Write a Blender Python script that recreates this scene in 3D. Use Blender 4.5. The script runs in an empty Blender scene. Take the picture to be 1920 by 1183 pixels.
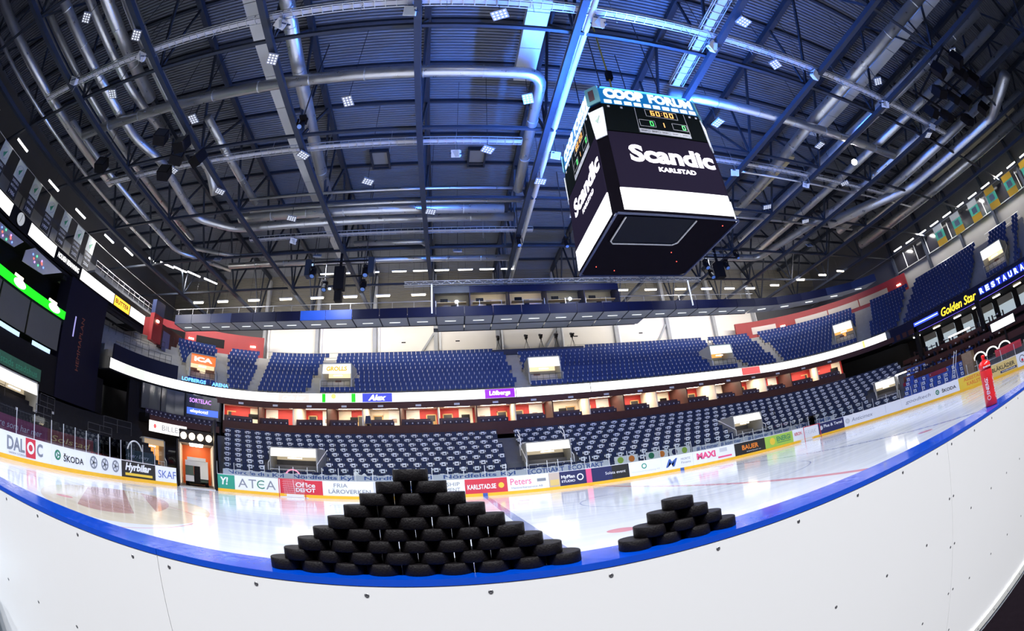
import bpy, math, random
from mathutils import Vector, Matrix
random.seed(7)
SC = bpy.context.scene
COL = SC.collection
PI = math.pi

# ------------------------------------------------------------------ camera
# full-frame fisheye held just behind the near boards, seen from the bench
CAM_POS = Vector((-8.685, -15.918, 1.439))
F_PX, YAW, PITCH, ROLL = 864.94, 0.2423, 0.3500, -0.1138
cd = bpy.data.cameras.new('fisheye_camera')
cam = bpy.data.objects.new('fisheye_camera', cd)
COL.objects.link(cam)
SC.camera = cam
cd.type = 'PANO'
_t = getattr(cd, 'cycles', cd)
_t.panorama_type = 'FISHEYE_EQUISOLID'
_t.fisheye_lens = F_PX / 1920 * 36
_t.fisheye_fov = PI
cd.sensor_fit = 'HORIZONTAL'
cd.sensor_width = 36
cd.sensor_height = 36 * 1183 / 1920
cd.shift_x = -80.5 / 1920
cd.shift_y = -15.04 / 1183
cd.clip_start = 0.02
cd.clip_end = 400
fw = Vector((math.sin(YAW) * math.cos(PITCH), math.cos(YAW) * math.cos(PITCH), math.sin(PITCH)))
r0 = Vector((math.cos(YAW), -math.sin(YAW), 0))
u0 = r0.cross(fw)
rr = r0 * math.cos(ROLL) + u0 * math.sin(ROLL)
uu = -r0 * math.sin(ROLL) + u0 * math.cos(ROLL)
cam.matrix_world = Matrix(((rr.x, uu.x, -fw.x, CAM_POS.x), (rr.y, uu.y, -fw.y, CAM_POS.y),
                           (rr.z, uu.z, -fw.z, CAM_POS.z), (0, 0, 0, 1)))

# ------------------------------------------------------------------ world, exposure
w = bpy.data.worlds.new('hall_air')
SC.world = w
w.use_nodes = True
w.node_tree.nodes['Background'].inputs[0].default_value = (0.05, 0.06, 0.09, 1)
w.node_tree.nodes['Background'].inputs[1].default_value = 0.05
SC.view_settings.view_transform = 'Standard'
SC.view_settings.look = 'None'
SC.view_settings.exposure = 0.75
SC.view_settings.gamma = 1.0
SC.view_settings.use_curve_mapping = False
SC.cycles.max_bounces = 6
SC.cycles.diffuse_bounces = 3
SC.cycles.glossy_bounces = 3
SC.cycles.transparent_max_bounces = 24
SC.cycles.sample_clamp_indirect = 4.0
SC.cycles.caustics_reflective = False
SC.cycles.caustics_refractive = False
P_RINK, P_BENCH, P_STAND, P_BLUE, P_WALL, P_TUBE = 960.0, 5400.0, 1000.0, 1900.0, 170.0, 160.0   # lamp powers

def light(name, kind, loc, power, color=(1, 1, 1), target=None, parent=None, **kw):
    l = bpy.data.lights.new(name, kind)
    l.energy = power
    l.color = color
    for k, v in kw.items():
        setattr(l, k, v)
    o = bpy.data.objects.new(name, l)
    COL.objects.link(o)
    loc = Vector(loc)
    if target is not None:
        o.rotation_euler = (Vector(target) - loc).to_track_quat('-Z', 'Y').to_euler()
    o.location = loc
    if parent is not None:
        o.parent = parent
        o.location = loc - parent.location
    return o

# ------------------------------------------------------------------ materials
MATS = {}
def mat(name, col=(0.5, 0.5, 0.5), rough=0.5, metal=0.0, emit=0.0, ecol=None, var=0.0, scale=4.0, bump=0.0,
        stretch=(1, 1, 1), spec=None, rvar=0.0):
    if name in MATS:
        return MATS[name]
    m = bpy.data.materials.new(name)
    m.use_nodes = True
    nt = m.node_tree
    b = nt.nodes['Principled BSDF']
    b.inputs['Base Color'].default_value = (*col, 1)
    b.inputs['Roughness'].default_value = rough
    b.inputs['Metallic'].default_value = metal
    if spec is not None:
        b.inputs['Specular IOR Level'].default_value = spec
    if emit > 0:
        b.inputs['Emission Color'].default_value = (*(ecol or col), 1)
        b.inputs['Emission Strength'].default_value = emit
    if var > 0 or bump > 0 or rvar > 0:
        tc = nt.nodes.new('ShaderNodeTexCoord')
        mp = nt.nodes.new('ShaderNodeMapping')
        mp.inputs['Scale'].default_value = stretch
        nz = nt.nodes.new('ShaderNodeTexNoise')
        nz.inputs['Scale'].default_value = scale
        nz.inputs['Detail'].default_value = 4
        nt.links.new(tc.outputs['Object'], mp.inputs[0])
        nt.links.new(mp.outputs[0], nz.inputs['Vector'])
        if var > 0:
            mx = nt.nodes.new('ShaderNodeMix')
            mx.data_type = 'RGBA'
            mx.inputs[6].default_value = (*[c * (1 - var) for c in col], 1)
            mx.inputs[7].default_value = (*[min(1, c * (1 + var)) for c in col], 1)
            nt.links.new(nz.outputs[0], mx.inputs[0])
            nt.links.new(mx.outputs[2], b.inputs['Base Color'])
        if rvar > 0:
            mr = nt.nodes.new('ShaderNodeMapRange')
            mr.inputs[1].default_value = 0.3
            mr.inputs[2].default_value = 0.7
            mr.inputs[3].default_value = max(0.02, rough - rvar)
            mr.inputs[4].default_value = rough + rvar
            nt.links.new(nz.outputs[0], mr.inputs[0])
            nt.links.new(mr.outputs[0], b.inputs['Roughness'])
        if bump > 0:
            bp = nt.nodes.new('ShaderNodeBump')
            bp.inputs['Strength'].default_value = bump
            bp.inputs['Distance'].default_value = 0.02
            nt.links.new(nz.outputs[0], bp.inputs['Height'])
            nt.links.new(bp.outputs[0], b.inputs['Normal'])
    MATS[name] = m
    return m

def glow(name, col, s):
    return mat(name, tuple(0.3 * c for c in col), 0.4, emit=s, ecol=col)

def cloth(name, col):
    m = mat(name, col, .7)
    nt = m.node_tree; b = nt.nodes['Principled BSDF']; out = nt.nodes['Material Output']
    tr = nt.nodes.new('ShaderNodeBsdfTranslucent'); tr.inputs[0].default_value = (*col, 1)
    mx = nt.nodes.new('ShaderNodeMixShader'); mx.inputs[0].default_value = .5
    nt.links.new(b.outputs[0], mx.inputs[1]); nt.links.new(tr.outputs[0], mx.inputs[2]); nt.links.new(mx.outputs[0], out.inputs[0])
    return m

def glass(name='clear_glass', tint=(0.95, 0.975, 0.985), refl=0.06):
    if name in MATS:
        return MATS[name]
    m = bpy.data.materials.new(name)
    m.use_nodes = True
    nt = m.node_tree
    nt.nodes.clear()
    out = nt.nodes.new('ShaderNodeOutputMaterial')
    tr = nt.nodes.new('ShaderNodeBsdfTransparent')
    tr.inputs[0].default_value = (*tint, 1)
    gl = nt.nodes.new('ShaderNodeBsdfGlossy')
    gl.inputs['Roughness'].default_value = 0.03
    mx = nt.nodes.new('ShaderNodeMixShader')
    lw = nt.nodes.new('ShaderNodeFresnel')
    lw.inputs[0].default_value = 1.45
    nt.links.new(lw.outputs[0], mx.inputs[0])
    nt.links.new(tr.outputs[0], mx.inputs[1])
    nt.links.new(gl.outputs[0], mx.inputs[2])
    nt.links.new(mx.outputs[0], out.inputs[0])
    MATS[name] = m
    return m

# ------------------------------------------------------------------ mesh helpers
class MB:
    def __init__(self):
        self.v, self.f, self.m = [], [], []
    def quad(self, a, b, c, d, m=0):
        n = len(self.v)
        self.v += [tuple(a), tuple(b), tuple(c), tuple(d)]
        self.f.append((n, n + 1, n + 2, n + 3)); self.m.append(m)
    def poly(self, pts, m=0):
        n = len(self.v)
        self.v += [tuple(p) for p in pts]
        self.f.append(tuple(range(n, n + len(pts)))); self.m.append(m)
    def hexa(self, p, m=0):
        n = len(self.v)
        self.v += [tuple(q) for q in p]
        for f in ((0, 3, 2, 1), (4, 5, 6, 7), (0, 1, 5, 4), (1, 2, 6, 5), (2, 3, 7, 6), (3, 0, 4, 7)):
            self.f.append(tuple(n + i for i in f)); self.m.append(m)
    def box(self, x0, x1, y0, y1, z0, z1, m=0):
        self.hexa([(x0, y0, z0), (x1, y0, z0), (x1, y1, z0), (x0, y1, z0),
                   (x0, y0, z1), (x1, y0, z1), (x1, y1, z1), (x0, y1, z1)], m)
        return self
    def obox(self, o, x, y, z, u0, u1, v0, v1, w0, w1, m=0):
        o, x, y, z = Vector(o), Vector(x), Vector(y), Vector(z)
        P = lambda a, b, c: o + x * a + y * b + z * c
        self.hexa([P(u0, v0, w0), P(u1, v0, w0), P(u1, v1, w0), P(u0, v1, w0),
                   P(u0, v0, w1), P(u1, v0, w1), P(u1, v1, w1), P(u0, v1, w1)], m)
        return self
    def bar(self, a, b, wd, ht=None, m=0, up=(0, 0, 1)):
        a, b = Vector(a), Vector(b)
        d = (b - a); L = d.length
        d.normalize()
        up = Vector(up)
        if abs(d.dot(up)) > 0.98:
            up = Vector((1, 0, 0)) if abs(d.x) < 0.9 else Vector((0, 1, 0))
        s = d.cross(up).normalized(); t = s.cross(d)
        ht = ht or wd
        self.obox(a, d, s, t, 0, L, -wd / 2, wd / 2, -ht / 2, ht / 2, m)
        return self
    def cyl(self, a, b, r, n=10, r2=None, m=0, caps=True):
        a, b = Vector(a), Vector(b)
        d = (b - a).normalized()
        up = Vector((0, 0, 1)) if abs(d.z) < 0.95 else Vector((1, 0, 0))
        s = d.cross(up).normalized(); t = s.cross(d)
        r2 = r if r2 is None else r2
        k = len(self.v)
        for c, q in ((a, r), (b, r2)):
            for i in range(n):
                an = 2 * PI * i / n
                self.v.append(tuple(c + s * (q * math.cos(an)) + t * (q * math.sin(an))))
        for i in range(n):
            j = (i + 1) % n
            self.f.append((k + i, k + j, k + n + j, k + n + i)); self.m.append(m)
        if caps:
            self.f.append(tuple(k + i for i in reversed(range(n)))); self.m.append(m)
            self.f.append(tuple(k + n + i for i in range(n))); self.m.append(m)
        return self
    def tube(self, pts, r, n=10, m=0):
        pts = [Vector(p) for p in pts]
        k = len(self.v)
        for i, p in enumerate(pts):
            d = (pts[min(i + 1, len(pts) - 1)] - pts[max(i - 1, 0)]).normalized()
            up = Vector((0, 0, 1)) if abs(d.z) < 0.95 else Vector((1, 0, 0))
            s = d.cross(up).normalized(); t = s.cross(d)
            for q in range(n):
                an = 2 * PI * q / n
                self.v.append(tuple(p + s * (r * math.cos(an)) + t * (r * math.sin(an))))
        for i in range(len(pts) - 1):
            for q in range(n):
                j = (q + 1) % n
                self.f.append((k + i * n + q, k + i * n + j, k + (i + 1) * n + j, k + (i + 1) * n + q)); self.m.append(m)
        self.f.append(tuple(k + i for i in reversed(range(n)))); self.m.append(m)
        self.f.append(tuple(k + (len(pts) - 1) * n + i for i in range(n))); self.m.append(m)
        return self
    def lathe(self, prof, n=24, m=0, c=(0, 0, 0)):
        k = len(self.v)
        for r, z in prof:
            for i in range(n):
                an = 2 * PI * i / n
                self.v.append((c[0] + r * math.cos(an), c[1] + r * math.sin(an), c[2] + z))
        for a in range(len(prof) - 1):
            for i in range(n):
                j = (i + 1) % n
                self.f.append((k + a * n + i, k + a * n + j, k + (a + 1) * n + j, k + (a + 1) * n + i)); self.m.append(m)
        self.f.append(tuple(k + i for i in reversed(range(n)))); self.m.append(m)
        self.f.append(tuple(k + (len(prof) - 1) * n + i for i in range(n))); self.m.append(m)
        return self
    def disc(self, c, x, y, r, n=16, m=0):
        c, x, y = Vector(c), Vector(x), Vector(y)
        self.poly([c + x * (r * math.cos(2 * PI * i / n)) + y * (r * math.sin(2 * PI * i / n)) for i in range(n)], m)
        return self
    def mesh(self, name, mats, off=(0, 0, 0)):
        me = bpy.data.meshes.new(name)
        ox, oy, oz = off
        me.from_pydata([(a - ox, b - oy, c - oz) for a, b, c in self.v], [], self.f)
        for q in (mats if isinstance(mats, (list, tuple)) else [mats]):
            me.materials.append(q)
        if any(self.m):
            me.polygons.foreach_set('material_index', self.m)
        me.update()
        return me

def props(o, label=None, cat=None, group=None, kind=None):
    if label: o['label'] = label
    if cat: o['category'] = cat
    if group: o['group'] = group
    if kind: o['kind'] = kind
    return o

def put(name, me, parent=None, loc=(0, 0, 0), rz=0.0):
    o = bpy.data.objects.new(name, me)
    COL.objects.link(o)
    o.location = loc
    if rz: o.rotation_euler = (0, 0, rz)
    if parent is not None: o.parent = parent
    return o

def thing(name, label, cat, loc=(0, 0, 0), group=None):
    o = put(name, None, None, loc)
    o.empty_display_size = 0.2
    return props(o, label, cat, group)

def part(name, mb, mats, parent, smooth=False, label=None, kind=None):
    """mesh in world coordinates, child of an unrotated parent (or of a part of one)"""
    off = Vector((0, 0, 0)); q = parent
    while q is not None:
        off += q.location; q = q.parent
    if kind is None and 4 < len(mb.v) < 4000:
        cl = cluster(mb.v, mb.f)
        if len(cl) > 1:            # pieces that stand apart become parts of their own
            last = None
            for fi in cl:
                q = MB(); idx = {}
                for i in fi:
                    for v in mb.f[i]:
                        if v not in idx: idx[v] = len(q.v); q.v.append(mb.v[v])
                    q.f.append(tuple(idx[v] for v in mb.f[i])); q.m.append(mb.m[i])
                me = q.mesh(name, mats, off)
                if smooth: me.shade_smooth()
                last = props(put(name, me, parent), label)
            return last
    me = mb.mesh(name, mats, off)
    if smooth: me.shade_smooth()
    o = put(name, me, parent)
    return props(o, label, None, None, kind)

def solo(name, mb, mats, label, cat, loc=(0, 0, 0), group=None, smooth=False):
    me = mb.mesh(name, mats, loc)
    if smooth: me.shade_smooth()
    return props(put(name, me, None, loc), label, cat, group)

def struct(name, mb, mats, loc=(0, 0, 0)):
    return props(put(name, mb.mesh(name, mats, loc), None, loc), kind='structure')

def stuff(name, mb, mats, label, cat, loc=(0, 0, 0)):
    return props(put(name, mb.mesh(name, mats, loc), None, loc), label, cat, None, 'stuff')

def copy_tree(o, parent=None, loc=None, rz=None):
    c = o.copy(); COL.objects.link(c)
    c.parent = parent
    if loc is not None: c.location = loc
    if rz is not None: c.rotation_euler = (0, 0, rz)
    for ch in list(o.children):
        if ch.type in ('MESH', 'LIGHT', 'EMPTY'): copy_tree(ch, c)
    return c

ORD = ['first', 'second', 'third', 'fourth', 'fifth', 'sixth', 'seventh', 'eighth', 'ninth', 'tenth', 'eleventh',
       'twelfth', 'thirteenth', 'fourteenth', 'fifteenth', 'sixteenth', 'seventeenth', 'eighteenth', 'nineteenth',
       'twentieth', 'twenty-first', 'twenty-second', 'twenty-third', 'twenty-fourth', 'twenty-fifth', 'twenty-sixth',
       'twenty-seventh', 'twenty-eighth', 'twenty-ninth', 'thirtieth']

_TC = {}
def glyphs(s, bold=0.0, shear=0.0):
    k = (s, bold, shear)
    if k not in _TC:
        cu = bpy.data.curves.new('lettering', 'FONT')
        cu.body = s
        cu.offset = bold
        cu.shear = shear
        cu.resolution_u = 3
        ob = bpy.data.objects.new('lettering', cu)
        me = ob.to_mesh()
        vs = [tuple(v.co) for v in me.vertices]
        fs = [tuple(p.vertices) for p in me.polygons]
        ob.to_mesh_clear()
        bpy.data.objects.remove(ob); bpy.data.curves.remove(cu)
        xs = [v[0] for v in vs]; ys = [v[1] for v in vs]
        x0, x1, y0, y1 = min(xs), max(xs), min(ys), max(ys)
        _TC[k] = ([((v[0] - x0) / (x1 - x0) - .5, (v[1] - y0) / (y1 - y0) - .5) for v in vs], fs)
    return _TC[k]

def islands(nv, faces):
    par = list(range(nv))
    def find(a):
        while par[a] != a: par[a] = par[par[a]]; a = par[a]
        return a
    for f in faces:
        r = find(f[0])
        for q in f[1:]: par[find(q)] = r
    return [find(i) for i in range(nv)]

def cluster(vs, faces):
    """groups of faces whose islands lie close together: [face index lists]"""
    root = islands(len(vs), faces)
    used = sorted({root[f[0]] for f in faces})
    box = {r: [[1e9] * 3, [-1e9] * 3] for r in used}
    for i, v in enumerate(vs):
        b = box.get(root[i])
        if b:
            for k in range(3):
                b[0][k] = min(b[0][k], v[k]); b[1][k] = max(b[1][k], v[k])
    size = {r: max(box[r][1][k] - box[r][0][k] for k in range(3)) for r in used}
    grp = {r: r for r in used}
    def find(a):
        while grp[a] != a: grp[a] = grp[grp[a]]; a = grp[a]
        return a
    for i, a in enumerate(used):
        for b in used[i + 1:]:
            g = math.sqrt(sum(max(0.0, box[a][0][k] - box[b][1][k], box[b][0][k] - box[a][1][k]) ** 2 for k in range(3)))
            if g <= max(0.02, 0.47 * max(size[a], size[b])): grp[find(a)] = find(b)
    out = {}
    for i, f in enumerate(faces): out.setdefault(find(root[f[0]]), []).append(i)
    return list(out.values())

def lettering(s, wd, ht, f, m, parent, bold=0.0, shear=0.0, uc=0.0, vc=0.0, lift=0.012, name='lettering'):
    """text stretched to wd x ht, centred at (uc, vc) of the surface map f(u, v, w)"""
    vs, fs = glyphs(s, bold, shear)
    mb = MB()
    mb.v = [tuple(f(uc + a * wd, vc + b * ht, lift)) for a, b in vs]
    mb.f = list(fs); mb.m = [0] * len(fs)
    return part(name, mb, m, parent)

def flat(o, x, y):
    o, x, y = Vector(o), Vector(x).normalized(), Vector(y).normalized()
    n = x.cross(y)
    return lambda u, v, w_: o + x * u + y * v + n * w_

# ------------------------------------------------------------------ plan rings
class Ring:
    def __init__(s, a, b, rx, ry):
        s.a, s.b, s.rx, s.ry = a, b, rx, ry
        s.L = PI / 2 * (rx + ry) / 2
    def pos(s, t, d=0.0):
        sg = 1 if t >= 0 else -1
        q = abs(t)
        if q <= s.a:
            return sg * q, s.b + s.ry + d, 0.0, 1.0
        if q <= s.a + s.L:
            th = (q - s.a) / s.L * PI / 2
            return (sg * (s.a + (s.rx + d) * math.sin(th)), s.b + (s.ry + d) * math.cos(th),
                    sg * math.sin(th), math.cos(th))
        return sg * (s.a + s.rx + d), s.b - (q - s.a - s.L), float(sg), 0.0
    def speed(s, t, d):
        q = abs(t)
        return (s.L + d * PI / 2) / s.L if s.a < q <= s.a + s.L else 1.0
    def p(s, t, d, z):
        x, y, _, _ = s.pos(t, d)
        return Vector((x, y, z))
    def map(s, t0, d0, z0):
        """surface map facing the ice: u along the ring, v up, w towards the ice"""
        return lambda u, v, w_: s.p(t0 + u, d0 - w_, z0 + v)
    def stops(s, t0, t1, step=1.0):
        brk = [t0] + [b for b in (-s.a - s.L, -s.a, s.a, s.a + s.L) if t0 < b < t1] + [t1]
        out = [t0]
        for a, b in zip(brk, brk[1:]):
            curved = s.a - 1e-6 <= abs((a + b) / 2) <= s.a + s.L + 1e-6
            n = max(1, int(math.ceil((b - a) / step))) if curved else 1
            out += [a + (b - a) * (i + 1) / n for i in range(n)]
        return out
    def strip(s, mb, t0, t1, prof, m=0, closed=True, step=1.0, mi=None):
        """sweep a profile [(d, z), ...] along the ring"""
        st = s.stops(t0, t1, step)
        k = len(mb.v); n = len(prof)
        for t in st:
            for d, z in prof:
                mb.v.append(tuple(s.p(t, d, z)))
        rng = range(n) if closed else range(n - 1)
        for i in range(len(st) - 1):
            for q in rng:
                j = (q + 1) % n
                mb.f.append((k + i * n + q, k + i * n + j, k + (i + 1) * n + j, k + (i + 1) * n + q))
                mb.m.append(m if mi is None else mi[q])
        if closed:
            mb.f.append(tuple(k + q for q in reversed(range(n)))); mb.m.append(m)
            mb.f.append(tuple(k + (len(st) - 1) * n + q for q in range(n))); mb.m.append(m)
        return mb

LOW = Ring(21.5, 6.5, 8.5, 8.5)       # the dasher boards
UPP = Ring(24.0, 12.0, 14.4, 13.1)    # front of the upper tier and the boxes

# ------------------------------------------------------------------ common materials
M_CONC = mat('concrete', (0.30, 0.30, 0.30), 0.8, var=0.15, scale=1.5)
M_DARKC = mat('dark_terrace', (0.014, 0.013, 0.016), 0.8, var=0.3, scale=2, spec=0.15)
M_STEEL = mat('painted_truss_steel', (0.030, 0.037, 0.056), 0.5, 0.0, var=0.2, scale=3, spec=0.3)
M_GALV = mat('galvanised_duct', (0.62, 0.63, 0.65), 0.36, 0.85, var=0.12, scale=2.5, rvar=0.1)
M_TRAY = mat('cable_tray_steel', (0.55, 0.57, 0.6), 0.4, 0.6, var=0.1, scale=5)
M_WHITE = mat('white_plastic', (0.82, 0.82, 0.84), 0.4, var=0.03, scale=2)
M_BLACK = mat('matt_black', (0.007, 0.006, 0.008), 0.6, var=0.3, scale=6, spec=0.15)
M_NAVY = mat('navy_fascia', (0.004, 0.006, 0.034), 0.5, var=0.15, scale=1, spec=0.2)
M_BROWN = mat('brown_fascia', (0.062, 0.020, 0.017), 0.55, var=0.2, scale=2, spec=0.25)
M_RED = mat('red_wall', (0.48, 0.022, 0.022), 0.55, var=0.1, scale=1.5)
M_CREAM = mat('cream_wall_panel', (0.80, 0.76, 0.70), 0.6, var=0.04, scale=0.8)
M_GREYW = mat('grey_wall_panel', (0.30, 0.30, 0.29), 0.6, var=0.1, scale=0.7)
M_RAIL = mat('rail_steel', (0.5, 0.5, 0.52), 0.4, 0.7, var=0.1, scale=9)
M_DRAIL = mat('dark_rail', (0.05, 0.05, 0.06), 0.5, 0.3, var=0.1, scale=9)
M_YELLOW = mat('yellow_kick', (0.85, 0.47, 0.02), 0.4, var=0.06, scale=3)
M_GLASS = glass()
M_TUBE = glow('tube_light', (1.0, 0.97, 0.93), 6.0)
M_WARM = glow('warm_lamp', (1.0, 0.82, 0.55), 7.0)
M_LED = glow('led_white', (1.0, 0.99, 0.97), 1.1)
M_SIGNW = glow('sign_white', (1.0, 0.98, 0.93), 0.9)

# ================================================================== SETTING: shell
mb = MB(); mb.box(-49, 49, -36, 36, -0.4, -0.06)
struct('floor', mb, mat('floor_concrete', (0.10, 0.10, 0.11), 0.7, var=0.2, scale=1))

# corrugated roof deck, ribs running along the hall
mb = MB()
y = -36.0; prof = []
while y < 36.0:
    prof += [(y, 26.36), (y + 0.09, 26.36), (y + 0.12, 26.22), (y + 0.21, 26.22)]
    y += 0.24
for i in range(len(prof) - 1):
    (ya, za), (yb, zb) = prof[i], prof[i + 1]
    mb.quad((-49, ya, za), (-49, yb, zb), (49, yb, zb), (49, ya, za))
mb.box(-49, 49, -36, 36, 26.4, 26.6)
struct('ceiling', mb, mat('roof_deck', (0.21, 0.225, 0.265), 0.5, 0.0, var=0.12, scale=0.6))

WX = [-39.7 + 7.3 * i for i in range(12)]       # truss / column lines
def wall(name, mk, mbx):
    return struct(name, mbx, mk)
mb = MB(); mb.box(-49, 49, 36, 36.3, -0.06, 26.3)
wf = wall('wall_far', mat('hall_wall_dark', (0.10, 0.10, 0.11), 0.7, var=0.15, scale=0.5), mb)
mb = MB(); mb.box(-49.3, -49, -36, 36, -0.06, 26.3); wl = wall('wall_left', MATS['hall_wall_dark'], mb)
mb = MB(); mb.box(49, 49.3, -36, 36, -0.06, 26.3); wr = wall('wall_right', MATS['hall_wall_dark'], mb)
mb = MB(); mb.box(-49, 49, -36.3, -36, -0.06, 26.3); wall('wall_near', MATS['hall_wall_dark'], mb)
# corrugated cladding of the far wall above the gallery
mb = MB(); z = 20.7
while z < 26.1:
    mb.quad((-48.9, 35.98, z), (48.9, 35.98, z), (48.9, 35.98, z + .1), (-48.9, 35.98, z + .1)); mb.quad((-48.9, 35.98, z + .1), (48.9, 35.98, z + .1), (48.9, 35.9, z + .14), (-48.9, 35.9, z + .14))
    mb.quad((-48.9, 35.9, z + .14), (48.9, 35.9, z + .14), (48.9, 35.9, z + .2), (-48.9, 35.9, z + .2)); mb.quad((-48.9, 35.9, z + .2), (48.9, 35.9, z + .2), (48.9, 35.98, z + .24), (-48.9, 35.98, z + .24)); z += .24
part('wall_cladding', mb, mat('wall_sheet', (0.20, 0.19, 0.17), .55, var=.1, scale=.6), wf, kind='stuff')
# cream panels and steel columns of the upper back wall, one by one
edges = [x for x in WX if -33 <= x <= 34]
M_COLU = mat('column_grey', (0.33, 0.34, 0.36), 0.5, var=0.08, scale=2)
for a, b in zip(edges, edges[1:]):
    part('wall_panel', MB().box(a + 0.12, b - 0.12, 35.75, 36.0, 13.6, 20.6), M_CREAM, wf)
for x in edges:
    part('column', MB().box(x - 0.22, x + 0.22, 35.2, 35.7, 13.6, 25.4), M_COLU, wf)
    part('pipe', MB().cyl((x + 0.5, 35.6, 13.6), (x + 0.5, 35.6, 20.5), 0.14, 8), M_WHITE, wf)
for x in (-17.8, -3.2, 11.4):
    part('wall_brace', MB().bar((x + 4.4, 35.45, 13.9), (x + 7.1, 35.45, 18.0), 0.22), M_COLU, wf)
for x in (-14.6, -8.2, 6.0, 14.6):
    part('wall_vent', MB().box(x, x + 0.5, 35.7, 35.75, 17.0, 17.12), M_BLACK, wf)
for y in [-13 + 6.2 * i for i in range(6)]:
    part('wall_panel', MB().box(48.75, 49.0, y + 0.1, y + 6.1, 13.0, 17.6), mat('end_wall_panel', (0.26, 0.25, 0.24), 0.6, var=0.05, scale=0.8), wr)
    part('column', MB().box(48.2, 48.7, y - 0.2, y + 0.2, 8.0, 25.4), M_STEEL, wr)
for y in [-13 + 5.4 * i for i in range(8)]:
    part('wall_panel', MB().box(-49.0, -48.75, y + 0.1, y + 5.3, 14.0, 20.0), M_GREYW, wl)

# ================================================================== ICE
def ice_material():
    m = bpy.data.materials.new('rink_ice'); m.use_nodes = True
    nt = m.node_tree; N = nt.nodes; Lk = nt.links
    b = N['Principled BSDF']
    tc = N.new('ShaderNodeTexCoord'); sp = N.new('ShaderNodeSeparateXYZ')
    Lk.new(tc.outputs['Object'], sp.inputs[0])
    X, Y = sp.outputs[0], sp.outputs[1]
    def mth(op, a, c=None, c2=None):
        n = N.new('ShaderNodeMath'); n.operation = op
        for i, q in enumerate((a, c, c2)):
            if q is None: continue
            if isinstance(q, (int, float)): n.inputs[i].default_value = q
            else: Lk.new(q, n.inputs[i])
        return n.outputs[0]
    def band(v, c, hw):
        return mth('LESS_THAN', mth('ABSOLUTE', mth('SUBTRACT', v, c)), hw)
    def ell(cx, cy, rx, ry, rot=0.0):
        dx, dy = mth('SUBTRACT', X, cx), mth('SUBTRACT', Y, cy)
        if rot:
            c, s = math.cos(rot), math.sin(rot)
            dx, dy = (mth('ADD', mth('MULTIPLY', dx, c), mth('MULTIPLY', dy, s)),
                      mth('SUBTRACT', mth('MULTIPLY', dy, c), mth('MULTIPLY', dx, s)))
        return mth('SQRT', mth('ADD', mth('POWER', mth('DIVIDE', dx, rx), 2), mth('POWER', mth('DIVIDE', dy, ry), 2)))
    # streaks left by the resurfacer: noise stretched along the rink
    mp = N.new('ShaderNodeMapping'); mp.inputs['Scale'].default_value = (0.12, 1.6, 1)
    mp.inputs['Rotation'].default_value = (0, 0, 0.12)
    Lk.new(tc.outputs['Object'], mp.inputs[0])
    nz = N.new('ShaderNodeTexNoise'); nz.inputs['Scale'].default_value = 1.3; nz.inputs['Detail'].default_value = 6
    nz.inputs['Roughness'].default_value = 0.7
    Lk.new(mp.outputs[0], nz.inputs['Vector'])
    col = None
    def over(mask, c):
        nonlocal col
        mx = N.new('ShaderNodeMix'); mx.data_type = 'RGBA'
        Lk.new(mask, mx.inputs[0])
        if isinstance(col, tuple): mx.inputs[6].default_value = (*col, 1)
        else: Lk.new(col, mx.inputs[6])
        mx.inputs[7].default_value = (*c, 1)
        col = mx.outputs[2]
    col = (0.60, 0.66, 0.80)
    over(nz.outputs[0], (0.80, 0.83, 0.91))
    BL, RD = (0.20, 0.25, 0.52), (0.62, 0.16, 0.22)
    # advert ellipse frozen into the left zone, yellow with a dark red field
    e = ell(-19.8, -4.0, 5.4, 3.1, -0.95)
    over(mth('MULTIPLY', mth('LESS_THAN', e, 1.0), 0.6), (0.62, 0.50, 0.26))
    e2 = ell(-20.6, -3.6, 4.6, 2.0, -0.95)
    over(mth('MULTIPLY', mth('MULTIPLY', mth('LESS_THAN', e2, 1.0), mth('GREATER_THAN', mth('SINE', mth('MULTIPLY', mth('ADD', X, Y), 1.7)), -0.55)), 0.62), (0.38, 0.13, 0.16))
    for c in (-7.14, 7.14): over(mth('MULTIPLY', band(X, c, 0.15), 0.85), BL)
    over(mth('MULTIPLY', band(X, 0.0, 0.15), 0.75), RD)
    for c in (-26, 26): over(band(X, c, 0.03), RD)
    for cx in (-20, 20):
        for cy in (-7, 7):
            e = ell(cx, cy, 1, 1)
            over(mth('MULTIPLY', band(e, 4.5, 0.03), 0.7), RD)
            over(mth('MULTIPLY', mth('LESS_THAN', e, 0.3), 0.8), RD)
    for cx in (-5.64, 5.64):
        for cy in (-7, 7): over(mth('MULTIPLY', mth('LESS_THAN', ell(cx, cy, 1, 1), 0.3), 0.8), RD)
    e = ell(0, 0, 1, 1)
    over(mth('MULTIPLY', band(e, 4.5, 0.03), 0.6), BL)
    Lk.new(col, b.inputs['Base Color'])
    mr = N.new('ShaderNodeMapRange'); mr.inputs[1].default_value = 0.3; mr.inputs[2].default_value = 0.75
    mr.inputs[3].default_value = 0.04; mr.inputs[4].default_value = 0.16
    Lk.new(nz.outputs[0], mr.inputs[0]); Lk.new(mr.outputs[0], b.inputs['Roughness'])
    nb = N.new('ShaderNodeTexNoise'); nb.inputs['Scale'].default_value = 2.2; nb.inputs['Detail'].default_value = 3
    Lk.new(mp.outputs[0], nb.inputs['Vector'])
    bp = N.new('ShaderNodeBump'); bp.inputs['Strength'].default_value = 0.05; bp.inputs['Distance'].default_value = 0.02
    Lk.new(nb.outputs[0], bp.inputs['Height']); Lk.new(bp.outputs[0], b.inputs['Normal'])
    b.inputs['IOR'].default_value = 1.33
    return m
mb = MB()
st = LOW.stops(-60.0, 60.0, 0.6)
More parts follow.
